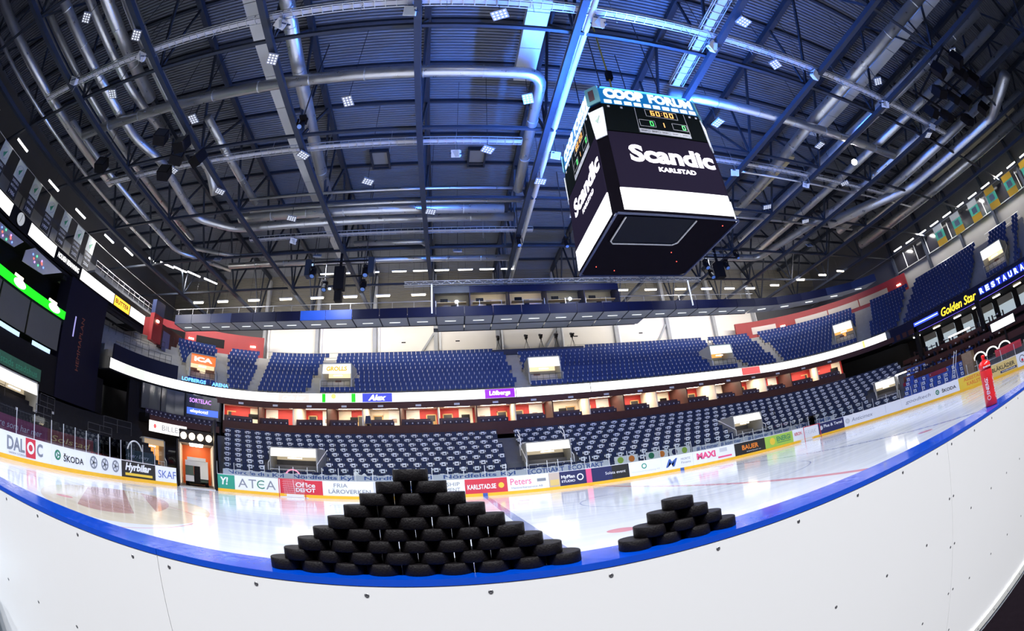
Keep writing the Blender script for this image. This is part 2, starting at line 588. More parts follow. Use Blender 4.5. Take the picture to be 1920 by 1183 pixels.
far = [LOW.p(t, 0.0, 0.0) for t in LOW.stops(-LOW.a - LOW.L, LOW.a + LOW.L, 0.6)]
near = [Vector((p.x, -p.y, 0)) for p in reversed(far)]
mb.poly(far + near)
mb.v = [(a, b, c) for a, b, c in mb.v]
struct('ice_sheet', mb, ice_material())

# ================================================================== NEAR BOARDS (bench side, straight run)
M_BOARD = mat('white_board_sheet', (0.80, 0.80, 0.81), 0.38, var=0.015, scale=1.6)
M_BLUE = mat('blue_cap_rail', (0.0, 0.060, 0.52), 0.14, var=0.08, scale=40, rvar=0.05)
M_SCREW = mat('screw_head', (0.25, 0.25, 0.27), 0.35, 0.8)
scr = MB(); scr.lathe([(0.0052, 0.0), (0.0052, 0.0006), (0.004, 0.0016), (0.0018, 0.0016), (0.0014, 0.0006), (0.0001, 0.0006)], 12)
SCREW = scr.mesh('screw', M_SCREW)
for p in SCREW.polygons: p.use_smooth = False
NEARX = [-30 + 21.35 - 2.41 * 6 + 2.41 * i + 0.0 for i in range(20)]
NEARX = [-9.45 - 2.41 * 4 + 2.41 * i for i in range(14)]
near_names = {3: 'just left of the large puck pyramid', 4: 'carrying both puck pyramids', 5: 'carrying the red drinks bottle'}
for i, x in enumerate(NEARX[:-1]):
    x2 = x + 2.41
    lab = 'white bench-side board sheet ' + near_names.get(i, ('%s to the left of the pyramids' % ORD[3 - i] if i < 3 else '%s to the right of the bottle' % ORD[i - 6]))
    t = thing('rink_board', lab, 'rink board', (x + 1.2, -14.95, 0.0), 'bench-side rink boards')
    part('board_sheet', MB().box(x + 0.001, x2 - 0.001, -14.997, -14.985, 0.17, 1.213), M_BOARD, t)
    part('inner_sheet', MB().box(x + 0.001, x2 - 0.001, -14.875, -14.863, 0.02, 1.213), M_BOARD, t)
    part('frame', MB().box(x + 0.01, x + 0.06, -14.985, -14.875, 0.05, 1.2).box(x2 - 0.06, x2 - 0.01, -14.985, -14.875, 0.05, 1.2)
         .box(x + 0.06, x2 - 0.06, -14.985, -14.875, 1.15, 1.2), M_STEEL, t)
    part('foot_strip', MB().box(x + 0.001, x2 - 0.001, -15.012, -14.997, 0.17, 0.215), mat('foot_strip_grey', (0.62, 0.62, 0.60), 0.5, var=0.15, scale=8), t)
    cap = part('cap_rail', MB().box(x + 0.001, x2 - 0.001, -14.9985, -14.845, 1.2132, 1.2285), M_BLUE, t)
    # screws, each one a part: top row every 0.25 m, field rows, and pairs along the seams
    pos = [(x + 0.04 + 0.2525 * k, 1.192) for k in range(10)] + [(x + 0.19 + 0.25 * k, 0.88) for k in range(9)] + \
          [(x + 0.19 + 0.25 * k, 0.55) for k in range(9)] + [(x2 - 0.02, z) for z in (0.99, 0.79, 0.585, 0.38)] + [(x + 0.02, z) for z in (0.99, 0.79, 0.585, 0.38)] + \
          [(x + 0.14 + 0.2 * k, 0.193) for k in range(12)]
    if 2 <= i <= 7:
        for (sx, sz) in pos:
            o = put('screw', SCREW, t, (sx - t.location.x + random.uniform(-.004, .004), (-14.997 if sz > 0.2 else -15.012) - t.location.y, sz + random.uniform(-.003, .003)))
            o.rotation_euler = (PI / 2, 0, 0)
# raised bench floor
mb = MB(); mb.box(-22, 24, -18.2, -15.03, -0.06, 0.17)
struct('floor_bench', mb, mat('rubber_floor', (0.006, 0.0035, 0.006), 0.9, var=0.4, scale=30, bump=0.1, spec=0.05))
# pale blue bench end at the far left of the boards
t = thing('player_bench', 'pale blue bench end standing against the white boards, cut off at lower left', 'bench', (-10.9, -15.2, 0.17))
M_PBLUE = mat('pale_blue_panel', (0.55, 0.74, 0.95), 0.35, var=0.15, scale=3)
part('end_panel', MB().box(-10.66, -10.62, -15.34, -15.06, 0.17, 0.80), M_PBLUE, t)
part('seat_board', MB().box(-12.5, -10.62, -15.36, -15.05, 0.80, 0.83), M_PBLUE, t)
part('rear_panel', MB().box(-12.5, -10.66, -15.09, -15.06, 0.17, 0.80), M_PBLUE, t)

# ================================================================== PUCKS
R_P, H_P = 0.0381, 0.0254
pk = MB()
pk.lathe([(R_P - 0.0012, 0.0), (R_P, 0.0012), (R_P, H_P - 0.0012), (R_P - 0.0012, H_P)], 40)
M_RUB = mat('vulcanised_rubber', (0.0065, 0.0052, 0.0062), 0.5, var=0.35, scale=220, bump=0.18, spec=0.18)
PUCK = pk.mesh('ice_hockey_puck', M_RUB)
PUCK.shade_smooth()
for p_ in PUCK.polygons:
    p_.use_smooth = len(p_.vertices) == 4 and abs(p_.normal.z) < 0.1
CAPZ = 1.2285
def pyramid(xc, yc, n, name, rowname):
    for r in range(n):
        k = n - r
        for c in range(k):
            x = xc + (c - (k - 1) / 2) * 0.0768 + random.uniform(-.0008, .0008)
            y = yc + random.uniform(-.003, .003)
            rn = 'bottom' if r == 0 else 'top' if r == n - 1 else ORD[r]
            if r == n - 1: lab = 'black rubber puck crowning the %s' % name
            else: lab = 'black puck, %s from the left in the %s row of the %s' % (ORD[c], rn, name)
            o = put('ice_hockey_puck', PUCK, None, (x, y, CAPZ + r * (H_P + 0.0001)), random.uniform(0, 6.28))
            props(o, lab, 'puck', rowname)
pyramid(-8.792, -14.931, 9, 'large pyramid', 'pucks of the large pyramid')
pyramid(-8.203, -14.927, 4, 'small pyramid', 'pucks of the small pyramid')

# ================================================================== BOTTLE
bx, by = -6.262, -14.91
t = thing('drinks_bottle', 'red squeeze drinks bottle standing on the blue cap rail', 'bottle', (bx, by, CAPZ))
M_RB = mat('red_bottle_plastic', (0.70, 0.025, 0.03), 0.3, var=0.06, scale=20)
M_RC = mat('red_bottle_cap', (0.80, 0.015, 0.015), 0.22, var=0.05, scale=20)
prof = [(0.034, 0), (0.0375, 0.004), (0.0375, 0.055), (0.036, 0.062), (0.036, 0.10), (0.0375, 0.108), (0.0375, 0.185), (0.036, 0.192)]
part('body', MB().lathe(prof, 28, c=(bx, by, CAPZ)), M_RB, t, True)
part('screw_cap', MB().lathe([(0.0385, 0.19), (0.0385, 0.212), (0.035, 0.224), (0.022, 0.234), (0.013, 0.238)], 28, c=(bx, by, CAPZ)), M_RC, t, True)
part('spout', MB().lathe([(0.011, 0.236), (0.009, 0.25), (0.0115, 0.253), (0.0115, 0.262), (0.007, 0.266)], 18, c=(bx, by, CAPZ)), M_RC, t, True)
def bottle_map(a0, z0):
    return lambda u, v, w_: Vector((bx + (0.0378 + w_) * math.cos(a0 + u / 0.0375), by + (0.0378 + w_) * math.sin(a0 + u / 0.0375), CAPZ + z0 + v))
for a0 in (PI * 1.06, PI * 1.52):
    f0 = bottle_map(a0, 0.105)
    lettering('ENERGI', 0.085, 0.02, lambda u, v, w_, f0=f0: f0(v * -1.0, u, w_), M_WHITE, t, bold=0.02, lift=0.0004)
    mbr = MB()
    for k in range(24):
        a, b_ = 2 * PI * k / 24, 2 * PI * (k + 1) / 24
        mbr.quad(*[bottle_map(a0, 0.045)(q * math.cos(w2), q * math.sin(w2), 0.0006) for q, w2 in ((0.009, a), (0.0115, a), (0.0115, b_), (0.009, b_))])
    part('ring_mark', mbr, M_WHITE, t)
fz = bottle_map(PI * 1.25, 0.203)
lettering('ENERGI', 0.05, 0.009, lambda u, v, w_: fz(u, v, w_ + 0.0012), M_WHITE, t, bold=0.02, lift=0.0004)

# ================================================================== DASHER BOARDS with adverts
M_ADW = mat('advert_white', (0.80, 0.82, 0.86), 0.35, var=0.03, scale=1)
def C_(n, c): return mat('advert_' + n, c, 0.35, var=0.05, scale=1)
AD = {'red': C_('red', (0.62, 0.035, 0.06)), 'green': C_('green', (0.02, 0.30, 0.20)), 'blue': C_('blue', (0.05, 0.12, 0.42)), 'navy': C_('navy', (0.02, 0.025, 0.10)),
      'black': C_('black', (0.02, 0.02, 0.02)), 'grey': C_('grey', (0.22, 0.24, 0.28)), 'yellow': C_('yellow', (0.80, 0.55, 0.05)), 'lime': C_('lime', (0.35, 0.55, 0.08)),
      'pink': C_('pink', (0.80, 0.10, 0.25)), 'orange': C_('orange', (0.75, 0.22, 0.03)), 'white': M_ADW, 'beige': C_('beige', (0.55, 0.45, 0.38)), 'skafblue': C_('skafblue', (0.06, 0.12, 0.45)), 'dgreen': C_('dgreen', (0.03, 0.22, 0.12)), 'silver': C_('silver', (0.55, 0.57, 0.62)), 'sand': C_('sand', (0.70, 0.52, 0.18))}
def ring_mark(f, r0_, r1_, m, parent, uc=0.0, vc=0.0, name='emblem', n=20, spokes=0):
    q = MB()
    for k in range(n):
        a, b_ = 2 * PI * k / n, 2 * PI * (k + 1) / n
        q.quad(f(uc + r0_ * math.cos(a), vc + r0_ * math.sin(a), .012), f(uc + r1_ * math.cos(a), vc + r1_ * math.sin(a), .012),
               f(uc + r1_ * math.cos(b_), vc + r1_ * math.sin(b_), .012), f(uc + r0_ * math.cos(b_), vc + r0_ * math.sin(b_), .012))
    for k in range(spokes):
        a = 2 * PI * k / spokes; c, s = math.cos(a), math.sin(a); w2 = r1_ * .13
        q.quad(f(uc - s * w2, vc + c * w2, .012), f(uc + s * w2, vc - c * w2, .012), f(uc + r0_ * c + s * w2, vc + r0_ * s - c * w2, .012), f(uc + r0_ * c - s * w2, vc + r0_ * s + c * w2, .012))
    return part(name, q, m, parent)
def patch(f, u0_, u1_, v0, v1, m, parent, name='colour_field', lift=0.008):
    q = MB(); n = max(1, int((u1_ - u0_) / 0.6))
    for k in range(n):
        a, b_ = u0_ + (u1_ - u0_) * k / n, u0_ + (u1_ - u0_) * (k + 1) / n
        q.quad(f(a, v0, lift), f(b_, v0, lift), f(b_, v1, lift), f(a, v1, lift))
    return part(name, q, m, parent)
# (start, end, background, kick, label, [elements])  elements: ('t', text, u, v, w, h, colour, bold, shear) / ('p', u0, u1, v0, v1, colour) / ('r', u, v, r0, r1, colour, spokes)
BOARDS = [
 (-48.0, -45.6, 'white', 'white advert board with bold blue letters at the left picture edge', [('t', 'BRS', -0.1, 0, 1.3, .55, 'blue', .03, 0)]),
 (-45.6, -41.4, 'white', 'white board with grey letters and a red square around one letter', [('t', 'DAL', -.75, .05, 1.35, .62, 'grey', .03, 0), ('p', .0, .78, -.42, .48, 'red'), ('r', .39, .05, .16, .29, 'white', 0), ('t', 'C', 1.12, .05, .48, .62, 'grey', .03, 0), ('t', 'SAKRA DORRAR', -.6, -.38, 1.4, .1, 'grey', 0, 0)]),
 (-41.4, -38.3, 'white', 'white left-end board with a round green emblem and black word', [('r', -1.05, .05, .16, .26, 'dgreen', 3), ('t', '\u0160KODA', .35, .0, 1.8, .42, 'black', .02, 0)]),
 (-38.3, -34.8, 'white', 'white board with three drawn car wheels', [('r', -1.1, .05, .26, .36, 'grey', 5), ('r', .0, .05, .26, .36, 'grey', 5), ('r', 1.1, .05, .26, .36, 'grey', 5)]),
 (-34.8, -31.55, 'black', 'black board with slanted white lettering above a yellow band', [('t', 'Hyrbilar', .0, .1, 2.5, .62, 'white', .04, .25), ('p', -1.25, 1.35, -.38, -.22, 'yellow')]),
 (-31.55, -29.75, 'white', 'white board with thin blue letters beside the machine gate', [('t', 'SKAF', .1, 0, 1.5, .5, 'skafblue', 0, 0)]),
 (-26.45, -25.12, 'green', 'green board with a white letter and exclamation mark by the machine gate', [('t', 'Y!', -.15, .05, .6, .55, 'white', .03, .15)]),
 (-25.12, -21.56, 'white', 'white board with four tall thin letters, one of them green', [('t', 'A', -1.15, 0, .75, .62, 'grey', 0, 0), ('t', 'T', -.4, 0, .6, .62, 'grey', 0, 0), ('t', 'C', .25, 0, .6, .62, 'dgreen', 0, 0), ('p', .1, .5, -.03, .03, 'dgreen'), ('t', 'A', 1.05, 0, .75, .62, 'grey', 0, 0)]),
 (-21.56, -18.26, 'red', 'red board with white words behind the parked goal', [('t', 'Office', .35, .16, 1.5, .34, 'white', .02, 0), ('t', 'DEPOT', .35, -.2, 1.5, .28, 'white', .03, 0)]),
 (-18.26, -14.6, 'white', 'white board with two lines of grey capitals left of the puck pyramid', [('t', 'FRIA', -.5, .22, 1.0, .27, 'grey', 0, 0), ('t', 'L\u00c4ROVERKEN', .1, -.17, 3.0, .34, 'grey', .01, 0)]),
 (-14.6, -11.6, 'silver', 'pale board mostly hidden behind the puck pyramid', [('t', 'KARLSTADS', 0, 0, 2.4, .4, 'blue', .02, 0)]),
 (-11.6, -8.44, 'white', 'white board with grey words and a black stick line beside the pyramid', [('t', 'LEADERSHIP', .0, .22, 2.5, .26, 'grey', 0, 0), ('t', 'DEVELOPMENT', .0, -.16, 2.5, .26, 'grey', 0, 0), ('p', -1.2, 1.1, -.38, -.34, 'black')]),
 (-8.44, -5.62, 'red', 'red board with bold white capitals and a yellow sun', [('t', 'KARLSTAD.SE', -.3, -.05, 1.9, .34, 'white', .03, 0), ('r', 1.0, -.03, .0, .19, 'yellow', 0)]),
 (-5.62, -2.8, 'white', 'white board with pink serif lettering and small grey words', [('t', 'Peters', -.5, .12, 1.4, .44, 'pink', 0, 0), ('t', 'Hantverkarservice AB', -.1, -.3, 2.1, .13, 'grey', 0, 0), ('p', .6, 1.2, 0, .2, 'grey')]),
 (-2.8, -2.06, 'beige', 'narrow beige picture board right of the pink lettering', [('p', -.3, .3, -.4, 0, 'sand')]),
 (-2.06, -0.2, 'navy', 'navy board with white words and a white ring', [('t', 'MyPlan', -.35, .08, .95, .3, 'white', .03, 0), ('t', 'STUDIO', -.35, -.2, .95, .16, 'white', .02, 0), ('r', .5, .0, .16, .24, 'white', 0)]),
 (-0.2, 0.2, 'pink', 'narrow pink board marking the centre line', []),
 (0.2, 2.96, 'navy', 'dark blue and black picture board right of the pink stripe', [('p', .1, 1.36, -.5, .58, 'black'), ('t', 'Solsta event', .35, .0, 1.5, .2, 'white', 0, 0)]),
 (2.96, 5.5, 'white', 'white board with a small teal wreath emblem', [('r', -.1, .12, .13, .2, 'green', 0), ('t', 'Wermland Forsaljning AB', 0, -.25, 2.2, .15, 'silver', 0, 0)]),
 (5.5, 8.16, 'white', 'white board with a slanted blue M and grey words', [('t', 'M', -.5, .0, 1.0, .6, 'blue', .02, .4), ('t', 'MIORTZ', .7, .15, .8, .16, 'grey', 0, 0), ('t', 'Finans', .7, -.12, .8, .16, 'grey', 0, 0)]),
 (8.16, 12.04, 'white', 'white board with bold magenta capitals and a pink bar', [('t', 'MAXI', -.75, .1, 1.7, .5, 'pink', .05, 0), ('p', .3, 1.6, -.35, -.22, 'pink'), ('p', .5, 1.2, .1, .4, 'silver')]),
 (12.04, 15.2, 'black', 'black board with orange lettering on the right half of the ice', [('t', 'BAUER', .0, .05, 1.7, .4, 'orange', .03, 0), ('t', 'www.bauer.se', .3, -.3, 1.5, .12, 'silver', 0, 0)]),
 (15.2, 18.44, 'lime', 'lime green board with dark green capitals and a yellow sun', [('r', -.8, .0, .0, .3, 'yellow', 0), ('t', 'ENERGI', .5, .1, 1.6, .42, 'dgreen', .02, 0), ('p', -.3, 1.3, -.25, -.2, 'dgreen')]),
 (18.44, 21.78, 'white', 'white board with red words behind the right stored goal', [('t', 'KRON', -1.0, .1, .9, .3, 'red', .02, 0), ('t', 'FRIAK', .6, .0, 1.5, .4, 'silver', 0, .2)]),
 (21.78, 24.9, 'navy', 'dark blue board with white words in the right corner', [('t', 'Plus & Tegel', .25, .1, 2.2, .36, 'white', .02, 0), ('r', -1.2, .05, .0, .2, 'silver', 0)]),
 (24.9, 28.3, 'white', 'white corner board with slanted grey word and grey emblem', [('r', -1.3, .0, .1, .25, 'silver', 3), ('t', 'Anticimex', .3, .0, 2.3, .36, 'grey', 0, .2)]),
 (28.3, 31.2, 'white', 'nearly plain white board in the right corner curve', [('p', -.3, -.26, -.3, .4, 'silver')]),
 (31.2, 35.0, 'white', 'white board with one wide thin grey word near the blue seats', [('t', 'goodtech', .0, .0, 2.9, .4, 'grey', 0, .2)]),
 (35.0, 38.0, 'white', 'white right-end board with green ring emblem and black capitals', [('r', -1.1, .0, .13, .23, 'dgreen', 3), ('t', '\u0160KODA', .3, .0, 1.7, .36, 'black', .02, 0)]),
 (38.0, 41.6, 'yellow', 'yellow board with two orange words behind the bottle', [('t', 'ASSISTANS', .0, .22, 2.4, .3, 'orange', .03, 0), ('t', 'KARLSTAD', .2, -.2, 2.2, .32, 'orange', .03, 0)]),
 (41.6, 44.6, 'sand', 'tan board with black capitals right of the bottle', [('t', 'BL\u00c5KL\u00c4DER', .0, .1, 2.5, .42, 'black', .02, 0), ('p', -.4, 1.4, -.4, -.22, 'navy'), ('t', 'WORKWEAR', .5, -.31, 1.5, .1, 'white', .02, 0)]),
 (44.6, 48.0, 'white', 'white board with a red and black emblem at the right edge', [('r', -1.1, .05, .25, .3, 'black', 0), ('r', -1.1, -.05, .0, .12, 'red', 0)]),
]
M_POST = mat('glass_post', (0.75, 0.77, 0.8), 0.35, 0.4)
for s0, s1, bg, lab, els in BOARDS:
    sm = (s0 + s1) / 2
    t = thing('advert_board', lab, 'advert board', LOW.p(sm, 0.04, 0))
    part('board_panel', LOW.strip(MB(), s0 + .005, s1 - .005, [(0.0, .02), (0.09, .02), (0.09, 1.2), (0.0, 1.2)], step=.6), AD[bg], t)
    part('kick_plate', LOW.strip(MB(), s0, s1, [(-.012, .0), (0.02, .0), (0.02, .21), (-.012, .21)], step=.6), M_YELLOW, t)
    part('top_rail', LOW.strip(MB(), s0, s1, [(-.006, 1.2), (0.11, 1.2), (0.11, 1.235), (-.006, 1.235)], step=.6), M_WHITE, t)
    f = LOW.map(sm, 0.0, 0.71)
    for e in els:
        if e[0] == 't': lettering(e[1], e[4], e[5], f, AD[e[6]], t, e[7], e[8], e[2], e[3])
        elif e[0] == 'p': patch(f, e[1], e[2], max(e[3], -.48), min(e[4], .48), AD[e[5]], t)
        else: ring_mark(f, e[3], e[4], AD[e[5]], t, e[1], e[2], spokes=e[6])
    # protective glass: panes and posts
    gh = 0.85 if sm > -26 else 1.15
    n = max(1, round((s1 - s0) / 1.22))
    for k in range(n):
        a, b_ = s0 + (s1 - s0) * k / n, s0 + (s1 - s0) * (k + 1) / n
        part('glass_pane', LOW.strip(MB(), a + .015, b_ - .015, [(0.045, 1.236), (0.057, 1.236), (0.057, 1.236 + gh), (0.045, 1.236 + gh)], step=.7), M_GLASS, t)
        q = LOW.p(a, 0.05, 1.236)
        part('glass_post', MB().box(q.x - .02, q.x + .02, q.y - .02, q.y + .02, 1.236, 1.236 + gh + .02), M_POST, t)
# blue line and centre line marks on the far kick plate
for s, nm in ((-7.14, 'left'), (7.14, 'right')):
    solo('line_marker', LOW.strip(MB(), s - .16, s + .16, [(-.016, .0), (-.012, .0), (-.012, .21), (-.016, .21)]), AD['blue'],
         'blue zone line mark on the yellow kick plate, %s of the centre line' % nm, 'line mark', LOW.p(s, 0, 0))
# long banner strip standing behind the far glass
M_BANN = mat('glass_banner', (0.72, 0.75, 0.84), 0.4, var=0.05, scale=1)
for k, (a, b_, tx, lab) in enumerate([(-26.0, -20.9, 'N\u00f6rdfeldts Kyl', 'grey strip banner with blue words above the thin-lettered white board'), (-20.9, -15.6, 'N\u00f6rdfeldts Kyl', 'grey strip banner with blue words above the parked left goal'),
        (-15.6, -10.2, 'N\u00f6rdfeldts Kyl', 'grey strip banner with blue words behind the puck pyramid top'), (-10.2, -4.6, 'N\u00f6rdfeldts Kyl', 'grey strip banner with blue words above the red sun board'),
        (-4.6, 1.6, 'ECOTRAKT  ECOTRAKT', 'strip banner with repeated capitals near the centre line'), (8.3, 13.2, '# kommer  # kommer', 'strip banner with hash signs above the magenta-lettered board'), (13.2, 18.6, '# kommer  # kommer', 'strip banner with hash signs above the lime green board'), (18.6, 24.0, 'VEMER VEMER', 'strip banner above the right stored goal')]):
    t = thing('strip_banner', lab, 'banner', LOW.p((a + b_) / 2, .14, 1.236), 'strip banners behind the glass')
    part('sheet', LOW.strip(MB(), a, b_, [(.12, 1.236), (.135, 1.236), (.135, 1.62), (.12, 1.62)], step=.8), M_BANN, t)
    lettering(tx, (b_ - a) * .86, .34, LOW.map((a + b_) / 2, .12, 1.41), AD['blue'], t, .02, 0, lift=.008)
for k, (a, c1, c2) in enumerate([(2.0, 'lime', 'orange'), (4.4, 'dgreen', 'orange'), (6.3, 'navy', 'lime')]):
    t = thing('picture_banner', '%s white banner with round food pictures above the dark picture board' % ORD[k].capitalize(), 'banner', LOW.p(a + .9, .14, 1.236), 'picture banners behind the glass')
    part('sheet', LOW.strip(MB(), a, a + 1.8, [(.12, 1.236), (.135, 1.236), (.135, 1.78), (.12, 1.78)]), M_ADW, t)
    for u, c in ((-.45, c1), (.4, c2)): ring_mark(LOW.map(a + .9, .12, 1.5), 0.0, .23, AD[c], t, u, 0, 'picture_disc')
# coloured prints on the left-end glass
for a, b_, c, tx, lab in ((-48.0, -41.7, (0.22, 0.03, 0.09), 'Kor mindre som har mer', 'wine red print with pale words on the left-end glass'), (-41.7, -37.6, (0.24, 0.05, 0.05), 'Solstad', 'brown red print with a yellow word on the left-end glass'), (-37.6, -31.6, (0.02, 0.05, 0.06), 'Every Every Every Every Every', 'dark teal print repeating one pale word on the left-end glass')):
    t = thing('glass_print', lab, 'banner', LOW.p((a + b_) / 2, .08, 1.25))
    part('sheet', LOW.strip(MB(), a, b_, [(.07, 1.24), (.078, 1.24), (.078, 1.95), (.07, 1.95)], step=.8), mat('print_' + tx[:4], c, .5, var=.15, scale=2), t)
    lettering(tx, (b_ - a) * .85, .3, LOW.map((a + b_) / 2, .07, 1.55), AD['sand'] if tx == 'Solstad' else AD['silver'], t, 0, .2, lift=.006)

# ================================================================== GOALS parked against the far boards
def goal(xc, yc, lab, rz):
    t = thing('ice_hockey_goal', lab, 'goal', (xc, yc, 0))
    red = mat('goal_frame_red', (0.55, 0.03, 0.04), .35)
    h, w2, dp = 1.24, .93, 1.0
    X = lambda u, v, z: (xc + u * math.cos(rz) - v * math.sin(rz), yc + u * math.sin(rz) + v * math.cos(rz), z)
    part('goal_post', MB().cyl(X(-w2, 0, 0), X(-w2, 0, h), .03, 10), red, t)
    part('goal_post', MB().cyl(X(w2, 0, 0), X(w2, 0, h), .03, 10), red, t)
    part('crossbar', MB().cyl(X(-w2, 0, h), X(w2, 0, h), .03, 10), red, t)
    part('base_frame', MB().tube([X(-w2, 0, .03), X(-w2 - .1, dp * .5, .03), X(-w2 + .3, dp, .03), X(w2 - .3, dp, .03), X(w2 + .1, dp * .5, .03), X(w2, 0, .03)], .025, 6), M_WHITE, t)
    part('top_frame', MB().tube([X(-w2, 0, h), X(-w2 + .35, dp * .5, h - .02), X(w2 - .35, dp * .5, h - .02), X(w2, 0, h)], .018, 6).tube([X(0, dp * .5, h - .02), X(0, dp, .03)], .018, 6), M_WHITE, t)
    q = MB(); n = 14
    for i in range(n + 1):
        u = -w2 + .1 + (2 * w2 - .2) * i / n
        q.bar(X(u * .85, dp * .5, h - .03), X(u * .9, dp, .04), .008)
    for j in range(9):
        z = h - .03 - (h - .07) * j / 8; v = dp * .5 + dp * .5 * j / 8
        q.bar(X(-w2 * .9, v, z), X(w2 * .9, v, z), .008)
    part('net', q, M_WHITE, t)
    part('skirt_pad', MB().obox(X(0, 0, 0), (math.cos(rz), math.sin(rz), 0), (-math.sin(rz), math.cos(rz), 0), (0, 0, 1), -w2 + .3, w2 - .3, dp - .04, dp, .05, .22), M_WHITE, t)
goal(-20.0, 13.4, 'red framed hockey goal parked in front of the red board', 0.15)
goal(19.2, 13.2, 'red framed hockey goal parked right of the lime green board', -0.1)

# ================================================================== SEATS
def seat_mesh(name, body, trim, sheet=False, frame=True):
    q = MB()
    q.obox((0, 0, 0), (1, 0, 0), (0, .98, .17), (0, -.17, .98), -.22, .22, .02, .055, .40, .84, 0)       # backrest
    q.obox((0, 0, 0), (1, 0, 0), (0, .98, .10), (0, -.10, .98), -.20, .20, -.08, -.03, .36, .70, 0)      # tipped-up seat
    q.box(-.245, -.225, -.10, .05, 0.0, .60, 1)                                                            # side support
    if frame: q.box(-.275, -.205, -.12, -.06, .52, .66, 2)
    if sheet:
        q.obox((0, 0, 0), (1, 0, 0), (0, .98, .10), (0, -.10, .98), -.17, .17, -.092, -.084, .42, .72, 2)
        q.obox((0, 0, 0), (1, 0, 0), (0, .98, .10), (0, -.10, .98), -.08, .08, -.098, -.092, .50, .60, 0)
    return q, [body, M_DRAIL, trim]
M_SNAVY = mat('seat_navy_plastic', (0.010, 0.030, 0.145), 0.5, var=0.2, scale=3, spec=0.3)
M_SSLATE = mat('seat_slate_plastic', (0.014, 0.024, 0.072), 0.5, var=0.2, scale=3, spec=0.3)
M_SBLUE = mat('seat_blue_plastic', (0.03, 0.09, 0.48), 0.45, var=0.15, scale=3)
M_STRIM = mat('seat_bracket_grey', (0.50, 0.50, 0.56), 0.5)
M_SPAPER = mat('seat_paper', (0.80, 0.83, 0.88), 0.6, var=0.05, scale=5)
KINDS = {}
for k, (b_, tr, sh, fr) in {'navy': (M_SNAVY, M_STRIM, False, True), 'slate': (M_SSLATE, M_SPAPER, False, True), 'slate_sheet': (M_SSLATE, M_SPAPER, True, True), 'blue': (M_SBLUE, M_SPAPER, False, False), 'blue_sheet': (M_SBLUE, M_SPAPER, True, False)}.items():
    q, ms = seat_mesh('folding_seat', b_, tr, sh, fr)
    KINDS[k] = (q, ms, q.mesh('folding_seat', ms))
def seat_rows(ring, t0, t1, rows, d0, dd, z0, dz, skip, kinds, pitch=.5, d_shift=0.30):
    out = []
    for r in range(rows):
        d = d0 + dd * r + d_shift
        t = t0 + .3; i = 0
        while t < t1 - .2:
            if not skip(t, r):
                x, y, nx, ny = ring.pos(t, d)
                out.append(((x, y, z0 + dz * r), math.atan2(-nx, ny), kinds[i % len(kinds)], r, i))
            t += pitch / ring.speed(t, d); i += 1
    return out
def nth(i):
    if i < 19: return ORD[i]
    tens = ['', '', 'twent', 'thirt', 'fort', 'fift', 'sixt', 'sevent', 'eight', 'ninet']
    n = i + 1; pre = 'hundred and ' if n > 100 else ''; n = n % 100
    if n == 0: return 'hundredth'
    if n < 20: return pre + ORD[n - 1]
    return pre + tens[n // 10] + ('ieth' if n % 10 == 0 else 'y-' + ORD[n % 10 - 1])
def place(seats, group, label, rest_label, name='folding_seat', n=300, order=None):
    seats.sort(key=order or (lambda s: (Vector(s[0]) - CAM_POS).length))
    for loc, rz, k, r, i in seats[:n]:
        props(put(name, KINDS[k][2], None, loc, rz), '%s, %s in the %s row' % (label, nth(i), ORD[r]), 'seat', group)
    rest = seats[n:]
    if not rest: return
    q = MB(); ms = []; base = {}
    for k in sorted({s[2] for s in rest}):
        base[k] = len(ms); ms += KINDS[k][1]
    for loc, rz, k, r, i in rest:
        src = KINDS[k][0]; c, s = math.cos(rz), math.sin(rz); o = len(q.v)
        q.v += [(loc[0] + a * c - b_ * s, loc[1] + a * s + b_ * c, loc[2] + z) for a, b_, z in src.v]
        q.f += [tuple(o + i for i in f) for f in src.f]
        q.m += [base[k] + i for i in src.m]
    stuff('seat_block', q, ms, rest_label, 'seats')

def terrace(name, ring, t0, t1, rows, d0, dd, z0, dz, m, zb, parent=None, back=0.0):
    q = MB(); pr = []
    for r in range(rows):
        pr += [(d0 + dd * r, z0 + dz * (r - 1) if r else zb), (d0 + dd * r, z0 + dz * r)]
    pr += [(d0 + dd * rows + back, z0 + dz * (rows - 1)), (d0 + dd * rows + back, zb)]
    ring.strip(q, t0, t1, pr, step=1.2)
    return struct(name, q, m)

# ---- lower tier
L_D0, L_DD, L_Z0, L_DZ = 1.35, 0.86, 0.55, 0.445
terrace('stand_lower', LOW, -26.2, 32.2, 10, L_D0, L_DD, L_Z0, L_DZ, M_CONC_L if False else mat('terrace_lower', (0.10, 0.10, 0.12), .75, var=.2, scale=2), -0.05, back=.3)
LVOM = [(-21.35, 3.3), (-1.95, 3.3), (16.2, 3.1), (29.8, 2.2)]
def lskip(t, r):
    for c, w2 in LVOM:
        if 2 <= r <= 4 and abs(t - c) < w2 / 2 + .45: return True
        if c == -1.95 and r >= 2 and -w2 / 2 - 1.4 < t - c < -w2 / 2: return True
    return False
place(seat_rows(LOW, -26.0, 31.0, 10, L_D0, L_DD, L_Z0, L_DZ, lskip, ['slate_sheet', 'slate']), 'slate seats of the lower tier',
      'lower tier slate seat counted from the machine gate', 'dense rows of dark slate seats with white sheets on the lower tier', 'slate_seat')
place(seat_rows(LOW, 31.2, 38.0, 7, L_D0, L_DD, L_Z0, L_DZ, lambda t, r: False, ['blue_sheet', 'blue']), 'bright blue seats behind the right goal end',
      'bright blue corner seat counted from the left', 'bright blue seats with white sheets', 'blue_seat')
